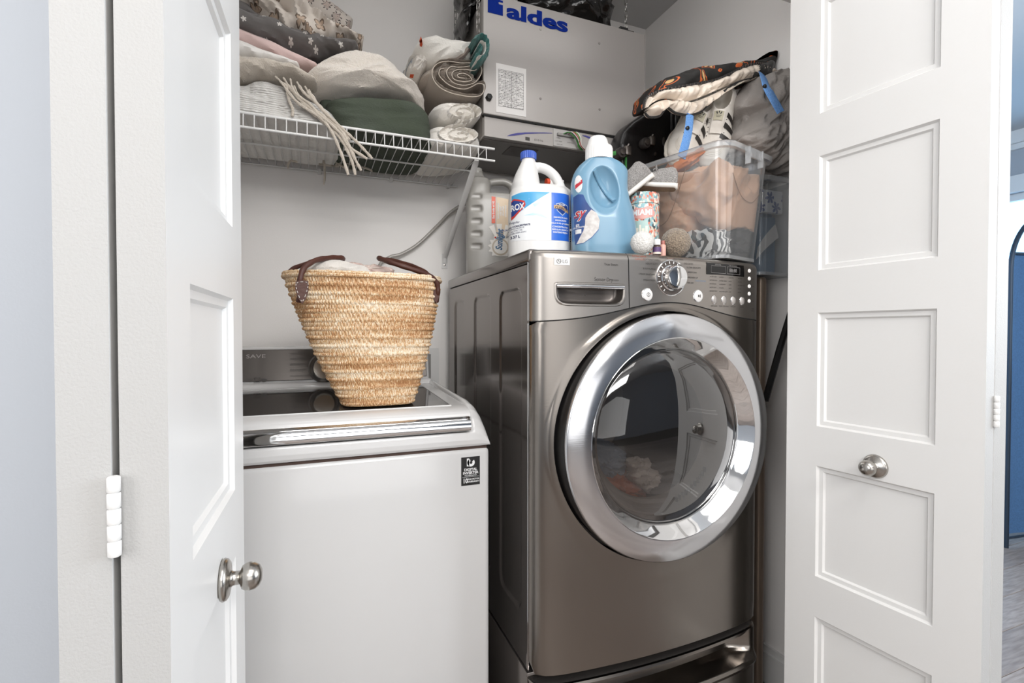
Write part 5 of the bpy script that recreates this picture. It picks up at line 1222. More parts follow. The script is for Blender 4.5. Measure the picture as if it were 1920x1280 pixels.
mb = MB(); mb.lathe([(.0315, 0), (.0290, .008), (.0255, .020), (.0215, .026), (0, .0275)], seg=40, sx=.95).xf(Mf @ Matrix.Translation((fx(325), 0, .291))); mb.build('cap_dome', mat('white_cap', '#e9e8e6', .35), sf)
F = frontproj(bv, Mf, .0006); F2 = frontproj(bv, Mf, .0010); F3 = frontproj(bv, Mf, .0014); q = lambda L_: [(fx(a), fz(b)) for a, b in L_]
mb = MB(); fan(mb, F, q([(52, 700), (90, 680), (140, 690), (165, 760), (200, 820), (262, 880), (300, 960), (290, 1060), (220, 1140), (140, 1190), (70, 1195), (56, 1000)]), 12, 60); labf = mb.build('label', mat('label_deep_blue', '#3a5f9c', .35, var=(12, '#27407a', .9)), sf)
mb = MB(); fan(mb, F2, q([(215, 850), (268, 885), (300, 960), (288, 1050), (220, 1130), (140, 1185), (80, 1188), (110, 1120), (140, 1060), (155, 1000), (158, 930), (180, 890)]), 10, 48); mb.build('label_fleece', mat('label_fleece', '#d9d6d3', .6, var=(90, '#b9b2ae', .7)), labf)
mb = MB(); fan(mb, F2, q([(98+36*cos(a), 572+92*sin(a)) for a in [2*pi*i/30 for i in range(30)]]), 5); mb.build('label_oval', mat('label_oval_white', '#e0dfdf', .4), labf)
mb = MB(); fan(mb, F3, q([(66, 580), (132, 528), (134, 568), (68, 622)]), 4, 24); mb.build('label_red_band', mat('logo_red2', '#b9303c', .4), labf)
mb = MB(); letters(mb, F3, 'sy', fx(100), fz(880), .034, .05, shear=.35, wid=.8); mb.build('label_script_shadow', m_inkw, labf, smooth=False)
mb = MB(); letters(mb, frontproj(bv, Mf, .0018), 'sy', fx(100), fz(880), .034, .015, shear=.35, wid=.8); mb.build('label_script', mat('logo_red2', '#b9303c', .4), labf, smooth=False)
mb = MB(); letters(mb, F2, 'ES', fx(88), fz(1000), .008, .03); letters(mb, F2, 'CONCENTRATE', fx(110), fz(1022), .0055, .02); letters(mb, frontproj(bv, Mf, .0018), '25%', fx(100), fz(553), .0055, .03, rot=.5)
rectpatch(mb, F2, fx(72), fx(122), fz(1085), fz(1040), 4, 4); mb.build('label_white_print', m_inkw, labf, smooth=False)

# trigger sprayer seen through the bleach handle
sp = thing('spray_bottle', (.70, 1.50, ZT), 'white spray bottle with an orange nozzle, seen through the bleach jug handle', 'bottle', 'detergent bottles on the dryer')
mb = MB(); c0 = at(1040, 345, Y=1.50); loft(mb, [(ZT, c0.x, 1.5, .036, .026), (ZT+.02, c0.x, 1.5, .040, .030), (ZT+.14, c0.x, 1.5, .036, .028), (c0.z-.045, c0.x, 1.5, .016, .016), (c0.z-.03, c0.x, 1.5, .014, .014)], p=2.2); mb.build('body', m_hdpe, sp, angle=70)
mb = MB(); mb.lathe([(.016, 0), (.016, .018), (.012, .02), (.012, .024)], (c0.x, 1.5, c0.z-.036), seg=24); mb.box(c0.x-.022, c0.x+.030, 1.49, 1.51, c0.z-.014, c0.z+.012, .004, 2); mb.box(c0.x-.014, c0.x-.008, 1.494, 1.506, c0.z-.042, c0.z-.010, .002, 1); mb.build('trigger_head', mat('white_cap', '#e9e8e6', .35), sp)
mb = MB(); mb.lathe([(0, 0), (.012, .001), (.0125, .010), (.010, .013), (0, .013)], (c0.x-.034, 1.5, c0.z), 'x', 18); mb.build('nozzle', mat('orange_plastic', '#e0512d', .35), sp)

# printed canister
cn = thing('printed_canister', (.838, 1.135, ZT), 'tall canister printed with a pink MIAMI city design, under the grey baby shoes', 'canister')
cr_ = .0425; ch_ = .182; cc = Vector((.838, 1.135, ZT)); f0 = atan2(-cc.y, -cc.x)
m_can = mat('teal_city_print', '#86aeb4', .4); nt = m_can.node_tree; b = nt.nodes['Principled BSDF']
vo = nd(nt, 'ShaderNodeTexVoronoi'); vo.inputs['Scale'].default_value = 170; nt.links.new(coords(nt, (1, 1, .8)), vo.inputs['Vector'])
s3 = nd(nt, 'ShaderNodeSeparateColor'); nt.links.new(vo.outputs['Color'], s3.inputs[0]); rp = nd(nt, 'ShaderNodeValToRGB'); rp.color_ramp.interpolation = 'CONSTANT'
cols = ['#8fb5ba', '#7fa6b0', '#d9a497', '#e6ddd2', '#3c4448', '#9fbcb6', '#c9705a', '#cfc3b2']
for i, c_ in enumerate(cols):
    e = rp.color_ramp.elements[i] if i < 2 else rp.color_ramp.elements.new(i/8)
    e.position = i/8; e.color = lin(c_)
nt.links.new(s3.outputs[0], rp.inputs[0]); nt.links.new(rp.outputs[0], b.inputs['Base Color'])
mb = MB(); mb.lathe([(0, 0), (cr_-.002, 0), (cr_, .002), (cr_, ch_-.032), (cr_-.001, ch_-.030)], cc, seg=64); mb.build('tin', m_can, cn)
mb = MB(); mb.lathe([(cr_+.0002, ch_-.030), (cr_+.0012, ch_-.029), (cr_+.0012, ch_-.002), (cr_, ch_), (0, ch_)], cc, seg=64, cap=False); mb.build('lid', m_can, cn)
cyl = lambda off: (lambda u, v: cc+Vector(((cr_+off)*cos(f0+u/cr_), (cr_+off)*sin(f0+u/cr_), v)))
mb = MB(); blob = [(-.036, .128), (-.020, .140), (0, .138), (.012, .143), (.024, .138), (.034, .128), (.030, .116), (.012, .112), (0, .108), (-.02, .112), (-.034, .114)]
fan(mb, cyl(.0006), blob, 6, 44); mb.build('pink_cloud', mat('print_pink', '#d99f97', .4), cn)
mb = MB(); letters(mb, cyl(.0010), 'MIAMI', -.002, .126, .021, .03, wid=.95); mb.build('white_lettering', m_inkw, cn, smooth=False)
mb = MB(); fan(mb, cyl(.0006), [(-.032, .105), (.010, .105), (.018, .085), (.012, .060), (-.034, .058)], 4, 30); mb.build('print_sky', mat('print_mint', '#a9c3bd', .4), cn)
mb = MB()
for x_, w_, h_ in ((-.028, .008, .018), (-.018, .006, .026), (-.010, .005, .034), (-.003, .007, .024), (.006, .006, .030)): rectpatch(mb, cyl(.0010), x_, x_+w_, .060, .060+h_, 3, 3)
mb.build('print_towers', mat('print_cream', '#e6dccb', .4), cn)

# dryer balls and small bottle
m_wool = mat('grey_brown_wool', '#a3937f', .95, bump=(240, 1, .006), var=(300, '#5f5348', .9), sheen=.3); m_woolw = mat('white_wool', '#dedcd8', .95, bump=(260, 1, .005), sheen=.4)
def ball(nm, c, r, m, lb):
    mb = MB(); mb.add([Vector(c)+v.co*(r+.0016*noise.noise(v.co*9+Vector((r*99, 0, 0)))+.0008*noise.noise(v.co*40)) for v in bm.verts], [[v.index for v in f.verts] for f in bm.faces])
    mb.build(nm, m, None, label=lb, cat='ball', angle=180)
ball('wool_dryer_ball', (.752, 1.022, ZT+.0285), .0280, m_woolw, 'white felted wool ball between the blue bottle and the tiny vial')
ball('wool_dryer_ball', (.866, 1.036, ZT+.038), .0375, m_wool, 'grey-brown felted wool ball in front of the clear storage box')
vc = (.7935, 1.018, ZT)
vl = thing('small_vial', vc, 'tiny vial with a white cap and purple label beside the white wool ball', 'vial')
mb = MB(); mb.lathe([(0, 0), (.0095, 0), (.0100, .001), (.0100, .020), (.0075, .0235), (.0065, .025)], vc, seg=28); mb.build('body', mat('vial_amber', '#4c3a3a', .2), vl)
mb = MB(); mb.lathe([(.0103, .0015), (.0103, .0185)], vc, seg=28, cap=False); mb.build('label', mat('purple_label', '#59406c', .5), vl)
mb = MB(); mb.lathe([(.0104, .0015), (.0104, .0065)], vc, seg=28, cap=False); mb.build('label_band', mat('cream_label', '#e0d3c4', .5), vl)
mb = MB(); mb.lathe([(.0085, .0245), (.0088, .0255), (.0088, .037), (.0080, .0385), (0, .0385)], vc, seg=28); mb.build('cap', mat('white_cap', '#e9e8e6', .35), vl)
vc2 = (.8165, 1.024, ZT); vk = thing('pink_tube', vc2, 'small pink bottle just behind the tiny purple vial', 'bottle')
mb = MB(); mb.lathe([(0, 0), (.0070, 0), (.0075, .002), (.0075, .026), (.005, .029)], vc2, seg=24); mb.build('body', mat('pale_pink_plastic', '#d3a497', .4), vk); mb = MB(); mb.lathe([(.005, .0285), (.0055, .029), (.005, .038), (0, .038)], vc2, seg=20); mb.build('cap', mat('dusty_rose', '#a8685e', .4), vk)

# ------------------------------------------------------------------ shoes
def shoe(parent, M, L, m_up, m_sole, m_in, open_to=.46, high=1.0, sole_h=.10, toe_cap=False, voxel=.0025, wide=1.0, carve=True):
    """local: x from heel 0 to toe 1, y lateral, z up from the tread"""
    hw = [(0, .060), (.03, .105), (.10, .125), (.3, .128), (.45, .135), (.62, .165), (.75, .170), (.88, .145), (.96, .095), (1.0, .04)]
    tp = [(0, .18), (.03, .28), (.08, .34), (.16, .36), (.30, .34), (.42, .33), (.52, .29), (.64, .23), (.78, .19), (.90, .155), (.97, .12), (1.0, .09)]
    hw = [(a, b*wide) for a, b in hw]
    def ip(T, x):
        for (a, p), (b, q_) in zip(T, T[1:]):
            if a <= x <= b: f = (x-a)/(b-a); f = f*f*(3-2*f); return p+(q_-p)*f
        return T[-1][1]
    mb = MB(); n = 34
    def sec(u, v, lo, grow, topf):
        x = v; a = 2*pi*u; w = ip(hw, x)*grow; h = topf(x); zc = (lo+h)/2; hh = (h-lo)/2
        c, s = cos(a), sin(a); p = 2.6
        yy = w*abs(c)**(2/p)*(1 if c > 0 else -1); zz = zc+hh*abs(s)**(2/p)*(1 if s > 0 else -1)
        if s > 0: yy *= 1-.38*s*(1 if x < .5 else max(.3, 1-(x-.5)*1.2))
        return (x*L, yy*L, zz*L)
    vx = lambda v: .012+.98*(.5-.5*cos(pi*v))
    mb.grid(36, 40, lambda u, v: sec(u, vx(v), sole_h*.4, .94, lambda x: ip(tp, x)*high), closeu=True, capv=True)
    sb = MB(); ell(sb, (.22*L, 0, .36*L*high), (.185*L, .078*L*wide, .24*L*high), .12)
    me = fuse(mb, voxel, 3, sb if carve else None); me.transform(M); link(me, 'upper', m_up, parent, angle=80)
    mb = MB(); mb.grid(36, 40, lambda u, v: sec(u, v*1.012-.006, 0, 1.04, lambda x: sole_h*(1.0+.25*max(0, x-.8)/.2)), closeu=True, capv=True); mb.xf(M); so = mb.build('sole', m_sole, parent, angle=60)
    return ip, hw, tp, so
m_greyk = mat('heathered_grey_knit', '#a09d9a', .95, bump=(300, .8, .003), var=(380, '#6e6b69', .9)); m_solew = mat('white_rubber', '#dedad4', .5); m_tread = mat('tan_tread', '#8a7560', .8, bump=(160, 1, .004, (1, 1, 1)))
def axes(o, x, z, s=1):
    x = Vector(x).normalized(); z = Vector(z); z = (z-x*z.dot(x)).normalized(); y = z.cross(x)
    M = Matrix((x*s, y*s, z*s)).transposed().to_4x4(); return Matrix.Translation(o) @ M
def babyshoe(M, lb):
    o = M.translation.copy(); sh = thing('baby_shoe', o, lb, 'shoe', 'pair of grey baby shoes'); L_ = .118
    ip, hw, tp, so = shoe(sh, M, L_, m_greyk, m_solew, None, high=1.5, sole_h=.15, voxel=.002, carve=False)
    mb = MB(); mb.grid(20, 30, lambda a, b: ((.03+.93*b)*L_, (a-.5)*2*ip(hw, .03+.93*b)*.92*L_*(1 if 0 < b < 1 else .3), -.0006), capu=False); mb.xf(M); mb.build('tread', m_tread, so)
    mb = MB(); P = [(.50*L_, y*L_*.5, (.31+.02-.5*y*y)*L_*1.5) for y in [(-.28+.56*i/12) for i in range(13)]]; mb.tube([M @ Vector(p) for p in P], .0085, 8, flat=(.25, 1)); mb.build('strap', m_greyk, sh)
    mb = MB()
    for s_ in (-1, 1):
        mb.tube([M @ Vector(p) for p in catmull([(.52*L_, 0, .42*L_), (.49*L_, s_*.08*L_, .46*L_), (.56*L_, s_*.09*L_, .42*L_), (.53*L_, 0, .42*L_)], 20, closed=False)], .0022, 6)
    mb.build('bow', m_greyk, sh)
zc_ = ZT+ch_
toe = at(1275, 362, Y=1.085); 
d_ = Vector((cos(-YAW), sin(-YAW), 0)); t_ = Vector((-sin(-YAW), cos(-YAW), 0))
babyshoe(axes(at(1268, 357, Y=1.07), Vector((-d_.x, -d_.y, .0))+Vector((0, .35, .12)), (-.10, .28, 1)), 'grey knitted baby shoe with white sole, lower of the pair, heel overhanging the canister')
babyshoe(axes(at(1226, 334, Y=1.10), -d_+Vector((0, .1, -.80)), -d_*.75+Vector((0, -.10, 1))), 'grey knitted baby shoe tilted up against its mate, above the canister')

# ------------------------------------------------------------------ clear tubs
m_tub = clear_mat('clear_tub_plastic', '#eef0f1', .13, .13, '#dfe3e6', .12); m_rim = clear_mat('clear_tub_rim', '#e6e7e8', .28, .14, '#dfe1e2', .15)
def rrect(hx, hy, r, n=10):
    P = []
    for k, (sx, sy) in enumerate(((1, 1), (-1, 1), (-1, -1), (1, -1))):
        for i in range(n+1): a = pi/2*(k+i/n); P.append((sx*(hx-r)+r*cos(a), sy*(hy-r)+r*sin(a)))
    return P
def tub(parent, M, b, t, h, rb, rt_):
    n = 44; vs = []; 
    rings = [(b[0]-.012, b[1]-.012, rb*.7, .0015), (b[0]-.003, b[1]-.003, rb, .002), (b[0], b[1], rb, .008)]
    for i in range(1, 9): f = i/8; rings.append((b[0]+(t[0]-b[0])*f, b[1]+(t[1]-b[1])*f, rb+(rt_-rb)*f, .008+(h-.008)*f))
    mb = MB(); R = [[M @ Vector((x, y, z)) for x, y in rrect(a, c, r)] for a, c, r, z in rings]; n = len(R[0])
    mb.add(R[0], [tuple(range(n))])
    for a, c in zip(R, R[1:]): mb.add(a+c, [(i, (i+1) % n, (i+1) % n+n, i+n) for i in range(n)])
    mb.build('box_walls', m_tub, parent, angle=50)
    mb = MB(); R = [[M @ Vector((x, y, z)) for x, y in rrect(a, c, r)] for a, c, r, z in ((t[0], t[1], rt_, h-.016), (t[0]+.009, t[1]+.009, rt_, h-.015), (t[0]+.011, t[1]+.011, rt_, h-.003), (t[0]+.008, t[1]+.008, rt_, h), (t[0]-.001, t[1]-.001, rt_, h-.001))]
    for a, c in zip(R, R[1:]): mb.add(a+c, [(i, (i+1) % n, (i+1) % n+n, i+n) for i in range(n)])
    mb.build('rim', m_rim, parent, angle=50)
    mb = MB(); R = [[M @ Vector((x, y, z)) for x, y in rrect(a, c, r)] for a, c, r, z in ((b[0]-.004, b[1]-.004, rb, 0), (b[0]+.001, b[1]+.001, rb, .001), (b[0]+.001, b[1]+.001, rb, .010))]
    for a, c in zip(R, R[1:]): mb.add(a+c, [(i, (i+1) % n, (i+1) % n+n, i+n) for i in range(n)])
    mb.build('base_ridge', m_rim, parent, angle=50)
TB = (.090, .150); TT = (.122, .172); TA = radians(15)
A = Vector((.992, 1.008)); ex_ = Vector((cos(TA), sin(TA))); ey_ = Vector((-sin(TA), cos(TA))); tc_ = A+ex_*(TB[0]-.012)+ey_*(TB[1]-.012)
Mt = Matrix.Translation((tc_.x, tc_.y, ZT+.001)) @ Matrix.Rotation(TA, 4, 'Z')
tb = thing('storage_box', (tc_.x, tc_.y, ZT), 'clear plastic storage box packed with a tan puffer jacket, at the dryer right edge', 'box', 'clear storage boxes')
tub(tb, Mt, TB, TT, .292, .035, .045)
mb = MB(); mb.box(-.03, .03, -TT[1]-.016, -TT[1]-.010, .262, .288, .003, 2); mb.box(-.034, -.030, -TT[1]-.018, -TT[1]-.004, .245, .288); mb.box(.030, .034, -TT[1]-.018, -TT[1]-.004, .245, .288); mb.xf(Mt); mb.build('latch', m_rim, tb)
# tan jacket inside
m_tanj = mat('tan_puffer_nylon', '#cfa486', .55, bump=(30, .25, .004), var=(10, '#bd9374', .5), sheen=.2)
jk = thing('puffer_jacket', (tc_.x, tc_.y, ZT+.08), 'tan quilted puffer jacket stuffed into the clear storage box', 'jacket')
def intub(x, y, z, inset=.008):
    """squeeze a local point inside the tapered box"""
    f = max(0, min(1, z/.292)); hx = TB[0]+(TT[0]-TB[0])*f-inset; hy = TB[1]+(TT[1]-TB[1])*f-inset; p = 8
    k = (abs(x/hx)**p+abs(y/hy)**p)**(1/p)
    if k > 1: x, y = x/k, y/k
    return Vector((x, y, z))
def stuffed(c, r, sd, amp, fr, st=2, ang=0):
    mb = MB(); q_ = bmesh.new(); bmesh.ops.create_icosphere(q_, subdivisions=6, radius=1); q_.verts.index_update(); V_ = []
    for v in q_.verts:
        d_ = v.co; k = 1/(abs(d_.x)**4+abs(d_.y)**4+abs(d_.z)**4)**.25
        p = Vector((c[0]+r[0]*d_.x*k, c[1]+r[1]*d_.y*k, c[2]+r[2]*d_.z*k))
        p += d_*folds(p, amp, fr, ang, st, sd); V_.append(Mt @ intub(p.x, p.y, max(.006, p.z)))
    mb.add(V_, [[v.index for v in f.verts] for f in q_.faces]); q_.free(); return mb
stuffed((0, .05, .175), (.105, .100, .100), 3, .016, 7, 2.5, .3).build('jacket_body', m_tanj, jk, angle=180)
stuffed((.015, -.065, .185), (.098, .092, .085), 8, .018, 8, 2, 1.0).build('sleeve', m_tanj, jk, angle=180)
mb = MB(); pp = catmull([Mt @ intub(-.13, y, z, .0055) for y, z in ((-.06, .25), (-.01, .16), (.03, .12), (.09, .11))], 30, closed=False); mb.tube(pp, .0010, 5)
pp = catmull([Mt @ intub(x, -.17, z, .0055) for x, z in ((-.07, .22), (-.02, .17), (.04, .16), (.09, .19))], 30, closed=False); mb.tube(pp, .0010, 5); mb.build('stitch_seam', mat('tan_seam', '#8f6a4c', .7), jk)
shb = thing('black_shoe', Mt @ Vector((.0, -.10, .02)), 'black shoe at the bottom of the clear storage box, beside the zebra print sock', 'shoe')
stuffed((.035, -.085, .060), (.060, .060, .038), 13, .006, 20).build('upper', mat('black_suede', '#2a2829', .8, bump=(120, .5, .002)), shb, angle=180)
stuffed((.035, -.085, .016), (.062, .062, .010), 14, .001, 20).build('sole', mat('black_rubber', '#1b1a1a', .6), shb, angle=180)
m_zeb = mat('zebra_print', '#d9d6d2', .8); nt = m_zeb.node_tree; wv = nd(nt, 'ShaderNodeTexWave'); wv.inputs['Scale'].default_value = 26; wv.inputs['Distortion'].default_value = 9; wv.inputs['Detail'].default_value = 1; nt.links.new(coords(nt, (1, 1, 1)), wv.inputs[0])
rp = nd(nt, 'ShaderNodeValToRGB'); rp.color_ramp.interpolation = 'CONSTANT'; rp.color_ramp.elements[0].color = lin('#2c2a2a'); rp.color_ramp.elements[1].color = lin('#dad7d3'); rp.color_ramp.elements[1].position = .45; nt.links.new(wv.outputs[0], rp.inputs[0]); nt.links.new(rp.outputs[0], nt.nodes['Principled BSDF'].inputs['Base Color'])
stuffed((-.062, -.075, .045), (.030, .070, .036), 15, .008, 22).build('zebra_sock', m_zeb, None, label='black and white zebra print sock in the bottom of the clear storage box', cat='sock', angle=180)
stuffed((-.055, .065, .038), (.040, .070, .030), 16, .008, 22).build('pink_cloth', mat('rose_cloth', '#c08f7c', .9), None, label='rose pink cloth at the bottom of the clear storage box, behind the brown wool ball', cat='cloth', angle=180)
# second box, beside the right wall
t2 = thing('storage_box', (1.283, 1.262, 1.311), 'second clear storage box beside the right wall holding blue things and paper', 'box', 'clear storage boxes')
M2 = Matrix.Translation((1.283, 1.262, 1.312)); tub(t2, M2, (.070, .180), (.074, .185), .29, .025, .03)
bl = thing('blue_bin_liner', (1.27, 1.36, 1.33), 'blue folder standing inside the second clear storage box', 'folder')
mb = MB(); mb.box(1.232, 1.338, 1.15, 1.18, 1.322, 1.545, .006, 2); mb.build('folder_cover', mat('navy_blue_plastic', '#3f6690', .4), bl)
mb = MB(); mb.box(1.236, 1.334, 1.135, 1.1495, 1.322, 1.50, .003, 1); mb.build('folder_pages', mat('grey_blue_pages', '#6b8299', .6), bl)
m_delft = print_mat('delft_print', '#d4d6da', '#3d4f86', 22, .017, 3, .5, outline='#4a5a90', wobble=.01)
mb = MB(); mb.box(1.225, 1.338, 1.112, 1.128, 1.505, 1.575, .006, 2); mb.xf(Matrix.Identity(4)); mb.build('delft_box', m_delft, None, label='blue and white patterned small box near the top of the second storage box', cat='box')
mb = MB(); P0 = at(1392, 463, Y=1.175); pa = [at(1398, 462, Y=1.100), at(1452, 421, Y=1.100), at(1458, 446, Y=1.106), at(1402, 486, Y=1.106)]
c0 = sum(pa, Vector())/4; pa = [Vector((max(1.222, min(1.340, p.x)), p.y, max(p.z, 1.325))) for p in pa]
mb.grid(12, 8, lambda a, b: (pa[0]*(1-a)*(1-b)+pa[1]*a*(1-b)+pa[2]*a*b+pa[3]*(1-a)*b)+Vector((0, .006*sin(pi*a), .002*sin(pi*b)))); k_ = len(mb.v); mb.add([Vector(v)+Vector((0, .0008, 0)) for v in mb.v], mb.f[:]); mb.build('paper_sheet', mat('white_paper', '#d6d3d0', .8), None, label='curled white paper slanting inside the second storage box', cat='paper')
# ironing board standing folded in the gap
ib = thing('ironing_board', (1.25, 1.35, 0), 'folded ironing board standing in the gap right of the dryer under the second box', 'ironing board')
mb = MB(); mb.box(1.235, 1.265, 1.10, 1.50, .02, 1.3105, .012, 3); mb.build('board', mat('bronze_cover', '#8d7d6f', .35, .5, bump=(8, .2, .01)), ib)
mb = MB(); mb.tube([at(1486, 575, Y=1.075), at(1462, 655, Y=1.075), at(1436, 752, Y=1.075)], .010, 8, flat=(1, .9)); mb.build('leg', m_black, ib)
mb = MB(); mb.tube([(1.225, 1.16, 1.18), (1.225, 1.16, .01)], .009, 8); mb.tube([(1.225, 1.46, 1.18), (1.225, 1.46, .01)], .009, 8); mb.tube([(1.225, 1.16, .3), (1.225, 1.46, .3)], .006, 8); mb.build('folded_frame', m_black, ib)

# ------------------------------------------------------------------ black case, backpack, sneakers, jacket
m_case = mat('black_leather', '#171515', .34, bump=(120, .35, .0015))
cs_ = thing('black_case', (1.03, 1.425, ZT), 'black leather case with metal castors standing behind the bottles', 'case')
mb = MB(); lump(mb, [(1158, 500), (1158, 400), (1158, 300), (1161, 262), (1172, 240), (1196, 222), (1222, 205), (1240, 196), (1262, 196), (1264, 240), (1266, 400), (1266, 500)], 1.387, 1.463, 9, 150, 44, .0010, 10, 0, 2, 5, Yo=1.40, zmin=ZT+.001); mb.build('shell', m_case, cs_, angle=60)
m_dkm = mat('worn_steel', '#8d8681', .35, 1)
for a, b, r in ((1217, 272, .016), (1172, 290, .016)):
    c = at(a-10, b, Y=1.373); mb = MB(); mb.lathe([(0, -.012), (r, -.012), (r+.002, -.008), (r+.002, .008), (r, .012), (.004, .013), (0, .013)], (c.x, c.y, c.z), 'y', 28, sx=1); w = mb.build('wheel', mat('dark_wheel', '#3c3836', .4, .2), cs_)
    mb = MB(); mb.lathe([(0, .013), (.010, .013), (.009, .018), (0, .019)], (c.x, c.y, c.z), 'y', 20); mb.build('hub', m_dkm, w)
    mb = MB(); mb.box(c.x+.010, c.x+.030, 1.354, 1.388, c.z-.008, c.z+.022, .003, 2); mb.tube([(c.x+.02, 1.364, c.z+.02), (c.x+.024, 1.361, c.z+.030)], .003, 8); mb.build('bracket', m_dkm, cs_)
for a, b in ((1226, 291), (1242, 268)):
    c = at(a, b, Y=1.386); mb = MB(); mb.lathe([(.006, 0), (.005, .004), (0, .005)], c, 'y', 14, sx=.8, sy=1.2 if a < 1240 else 2.6); mb.build('stud', m_dkm, cs_)
m_gus = mat('black_satin', '#1d1b1a', .3, bump=(60, .6, .003, (4, 4, .6)))
gs = thing('black_garment_bag', (1.15, 1.42, ZT), 'black shiny bag with vertical folds hanging between the case and the blue strap', 'bag')
for i, (xa, xb2, r) in enumerate(((1254, 1256, .008), (1262, 1262, .009), (1272, 1268, .009), (1281, 1274, .008))):
    P = catmull([at(xa, 196+i*2, Y=1.40), at(xa+2, 240, Y=1.392), at(xb2+1, 300, Y=1.395), at(xb2, 380, Y=1.40), Vector((at(xb2, 380, Y=1.40).x, 1.40, ZT+.012))], 40, closed=False)
    P = [p for p in P if p.z >= ZT+.012]
    mb = MB(); mb.tube(P, [r*(1+.15*sin(j*.5+i)) for j in range(len(P))], 12, flat=(1, 1.4)); mb.build('fold', m_gus, gs)
mb = MB(); a_ = at(1143, 291, Y=1.375); b_ = at(1172, 288, Y=1.375); mb.tube([a_, (a_+b_)/2+Vector((0, -.002, .001)), b_], .0068, 10, flat=(.4, 1)); mb.tube([b_, b_+Vector((.004, .006, -.05)), Vector((b_.x+.004, 1.376, ZT+.004))], .006, 8, flat=(.4, 1))
mb.build('green_strap', mat('green_webbing', '#3f8a45', .6), None, label='green strap end showing between the blue softener cap and the black case', cat='strap')
# orange lining cloth
m_orc = mat('burnt_orange_nylon', '#c46a22', .5, bump=(40, .6, .004))
mb = MB(); lump(mb, [(1262, 318), (1268, 296), (1290, 284), (1320, 276), (1345, 268), (1345, 292), (1310, 305), (1285, 320)], 1.215, 1.33, 2.6, 90, 30, .007, 26, .6, 2, 3, Yo=1.25); 
mb.build('orange_cloth', m_orc, None, label='burnt orange cloth under the sneakers at the tub rim', cat='cloth')
# backpack
m_bpk = mat('dark_printed_canvas', '#1b1917', .7, bump=(200, .3, .002)); nt = m_bpk.node_tree; vo = nd(nt, 'ShaderNodeTexNoise'); vo.inputs['Scale'].default_value = 10; vo.inputs['Detail'].default_value = 1.5; vo.inputs['Distortion'].default_value = 1.6
nt.links.new(coords(nt), vo.inputs['Vector']); rp = nd(nt, 'ShaderNodeValToRGB'); rp.color_ramp.interpolation = 'CONSTANT'
for i, (p_, c_) in enumerate(((0, '#1b1917'), (.56, '#c7612c'), (.60, '#1d1b19'), (.645, '#c9a16c'), (.68, '#37768f'), (.74, '#1b1917'))):
    e = rp.color_ramp.elements[i] if i < 2 else rp.color_ramp.elements.new(p_); e.position = p_; e.color = lin(c_)
nt.links.new(vo.outputs[0], rp.inputs[0]); nt.links.new(rp.outputs[0], nt.nodes['Principled BSDF'].inputs['Base Color'])
m_lin = mat('cream_satin_lining', '#dccfc0', .32, sheen=.1); m_zip = mat('black_zip', '#232222', .5, bump=(700, 1, .003))
bp_ = thing('backpack', at(1320, 200, Y=1.25), 'open dark printed backpack with a cream lining and blue straps, lying on the sneakers', 'backpack')
mb = MB(); sausage(mb, [(1208, 207, 10), (1226, 190, 17), (1258, 176, 17), (1300, 166, 17), (1345, 160, 14), (1385, 152, 13), (1412, 144, 12), (1434, 142, 6)], 1.275, .085, 120, 48, .005, 12, .2, 2.4, 33, p=2.6, Yend=1.235); mb.v = [(min(v[0], XR-.01), v[1], v[2]) for v in mb.v]; mb.build('shell', m_bpk, bp_, angle=180)
def lens(top, bot, Y, push, seed, amp, n=110, m=34, f=34):
    T, B = catmull([at(a, b, Y=Y) for a, b in top], n, closed=False), catmull([at(a, b, Y=Y) for a, b in bot], n, closed=False)
    vs = []
    for i in range(n):
        for j in range(m):
            t = j/(m-1); p = T[i]*(1-t)+B[i]*t; e = min(t, 1-t, i/n*2.5, (n-1-i)/n*2.5); e = min(1, e*5)
            h = amp*e*(abs(noise.noise(Vector((p.x*f*1.3+seed, p.z*f*.45, seed))))*2.2-.4+.35*noise.noise(Vector((p.x*70, p.z*24, seed))))
            vs.append(p+Vector((0, -push*sin(pi*t)+h, 0)))
    mb = MB(); mb.add(vs, [(i*m+j, (i+1)*m+j, (i+1)*m+j+1, i*m+j+1) for i in range(n-1) for j in range(m-1)])
    k = len(mb.v); mb.add([v+Vector((0, .004, 0)) for v in vs], [(i*m+j, i*m+j+1, (i+1)*m+j+1, (i+1)*m+j) for i in range(n-1) for j in range(m-1)])
    return mb, T, B
YB_ = 1.165
top1 = [(1203, 208), (1208, 190), (1228, 178), (1262, 170), (1300, 163), (1335, 156), (1362, 145), (1385, 133), (1412, 126), (1430, 130), (1444, 143)]
mid1 = [(1206, 212), (1222, 196), (1245, 188), (1270, 192), (1292, 192), (1320, 182), (1350, 169), (1375, 160), (1400, 154), (1425, 149), (1444, 144)]
mid2 = [(1206, 213), (1224, 198), (1246, 191), (1270, 195), (1292, 196), (1322, 186), (1352, 172), (1376, 163), (1400, 156), (1425, 151), (1444, 145)]
bot1 = [(1206, 216), (1214, 224), (1232, 222), (1246, 207), (1262, 216), (1285, 220), (1305, 216), (1325, 200), (1350, 178), (1385, 158), (1444, 146)]
mb, T1, B1 = lens(top1, mid1, YB_, .020, 3, .020); mb.build('lining', m_lin, bp_, angle=180)
mb, T2, B2 = lens(mid2, bot1, YB_, .022, 7, .022); mb.build('lining', m_lin, bp_, angle=180)
mb = MB(); mb.tube([p+Vector((0, -.004, 0)) for p in T1], .0042, 8); mb.build('zip', m_zip, bp_)
mb = MB(); mb.tube([p+Vector((0, -.004, 0)) for p in B2], .0036, 8); mb.build('zip', m_zip, bp_)
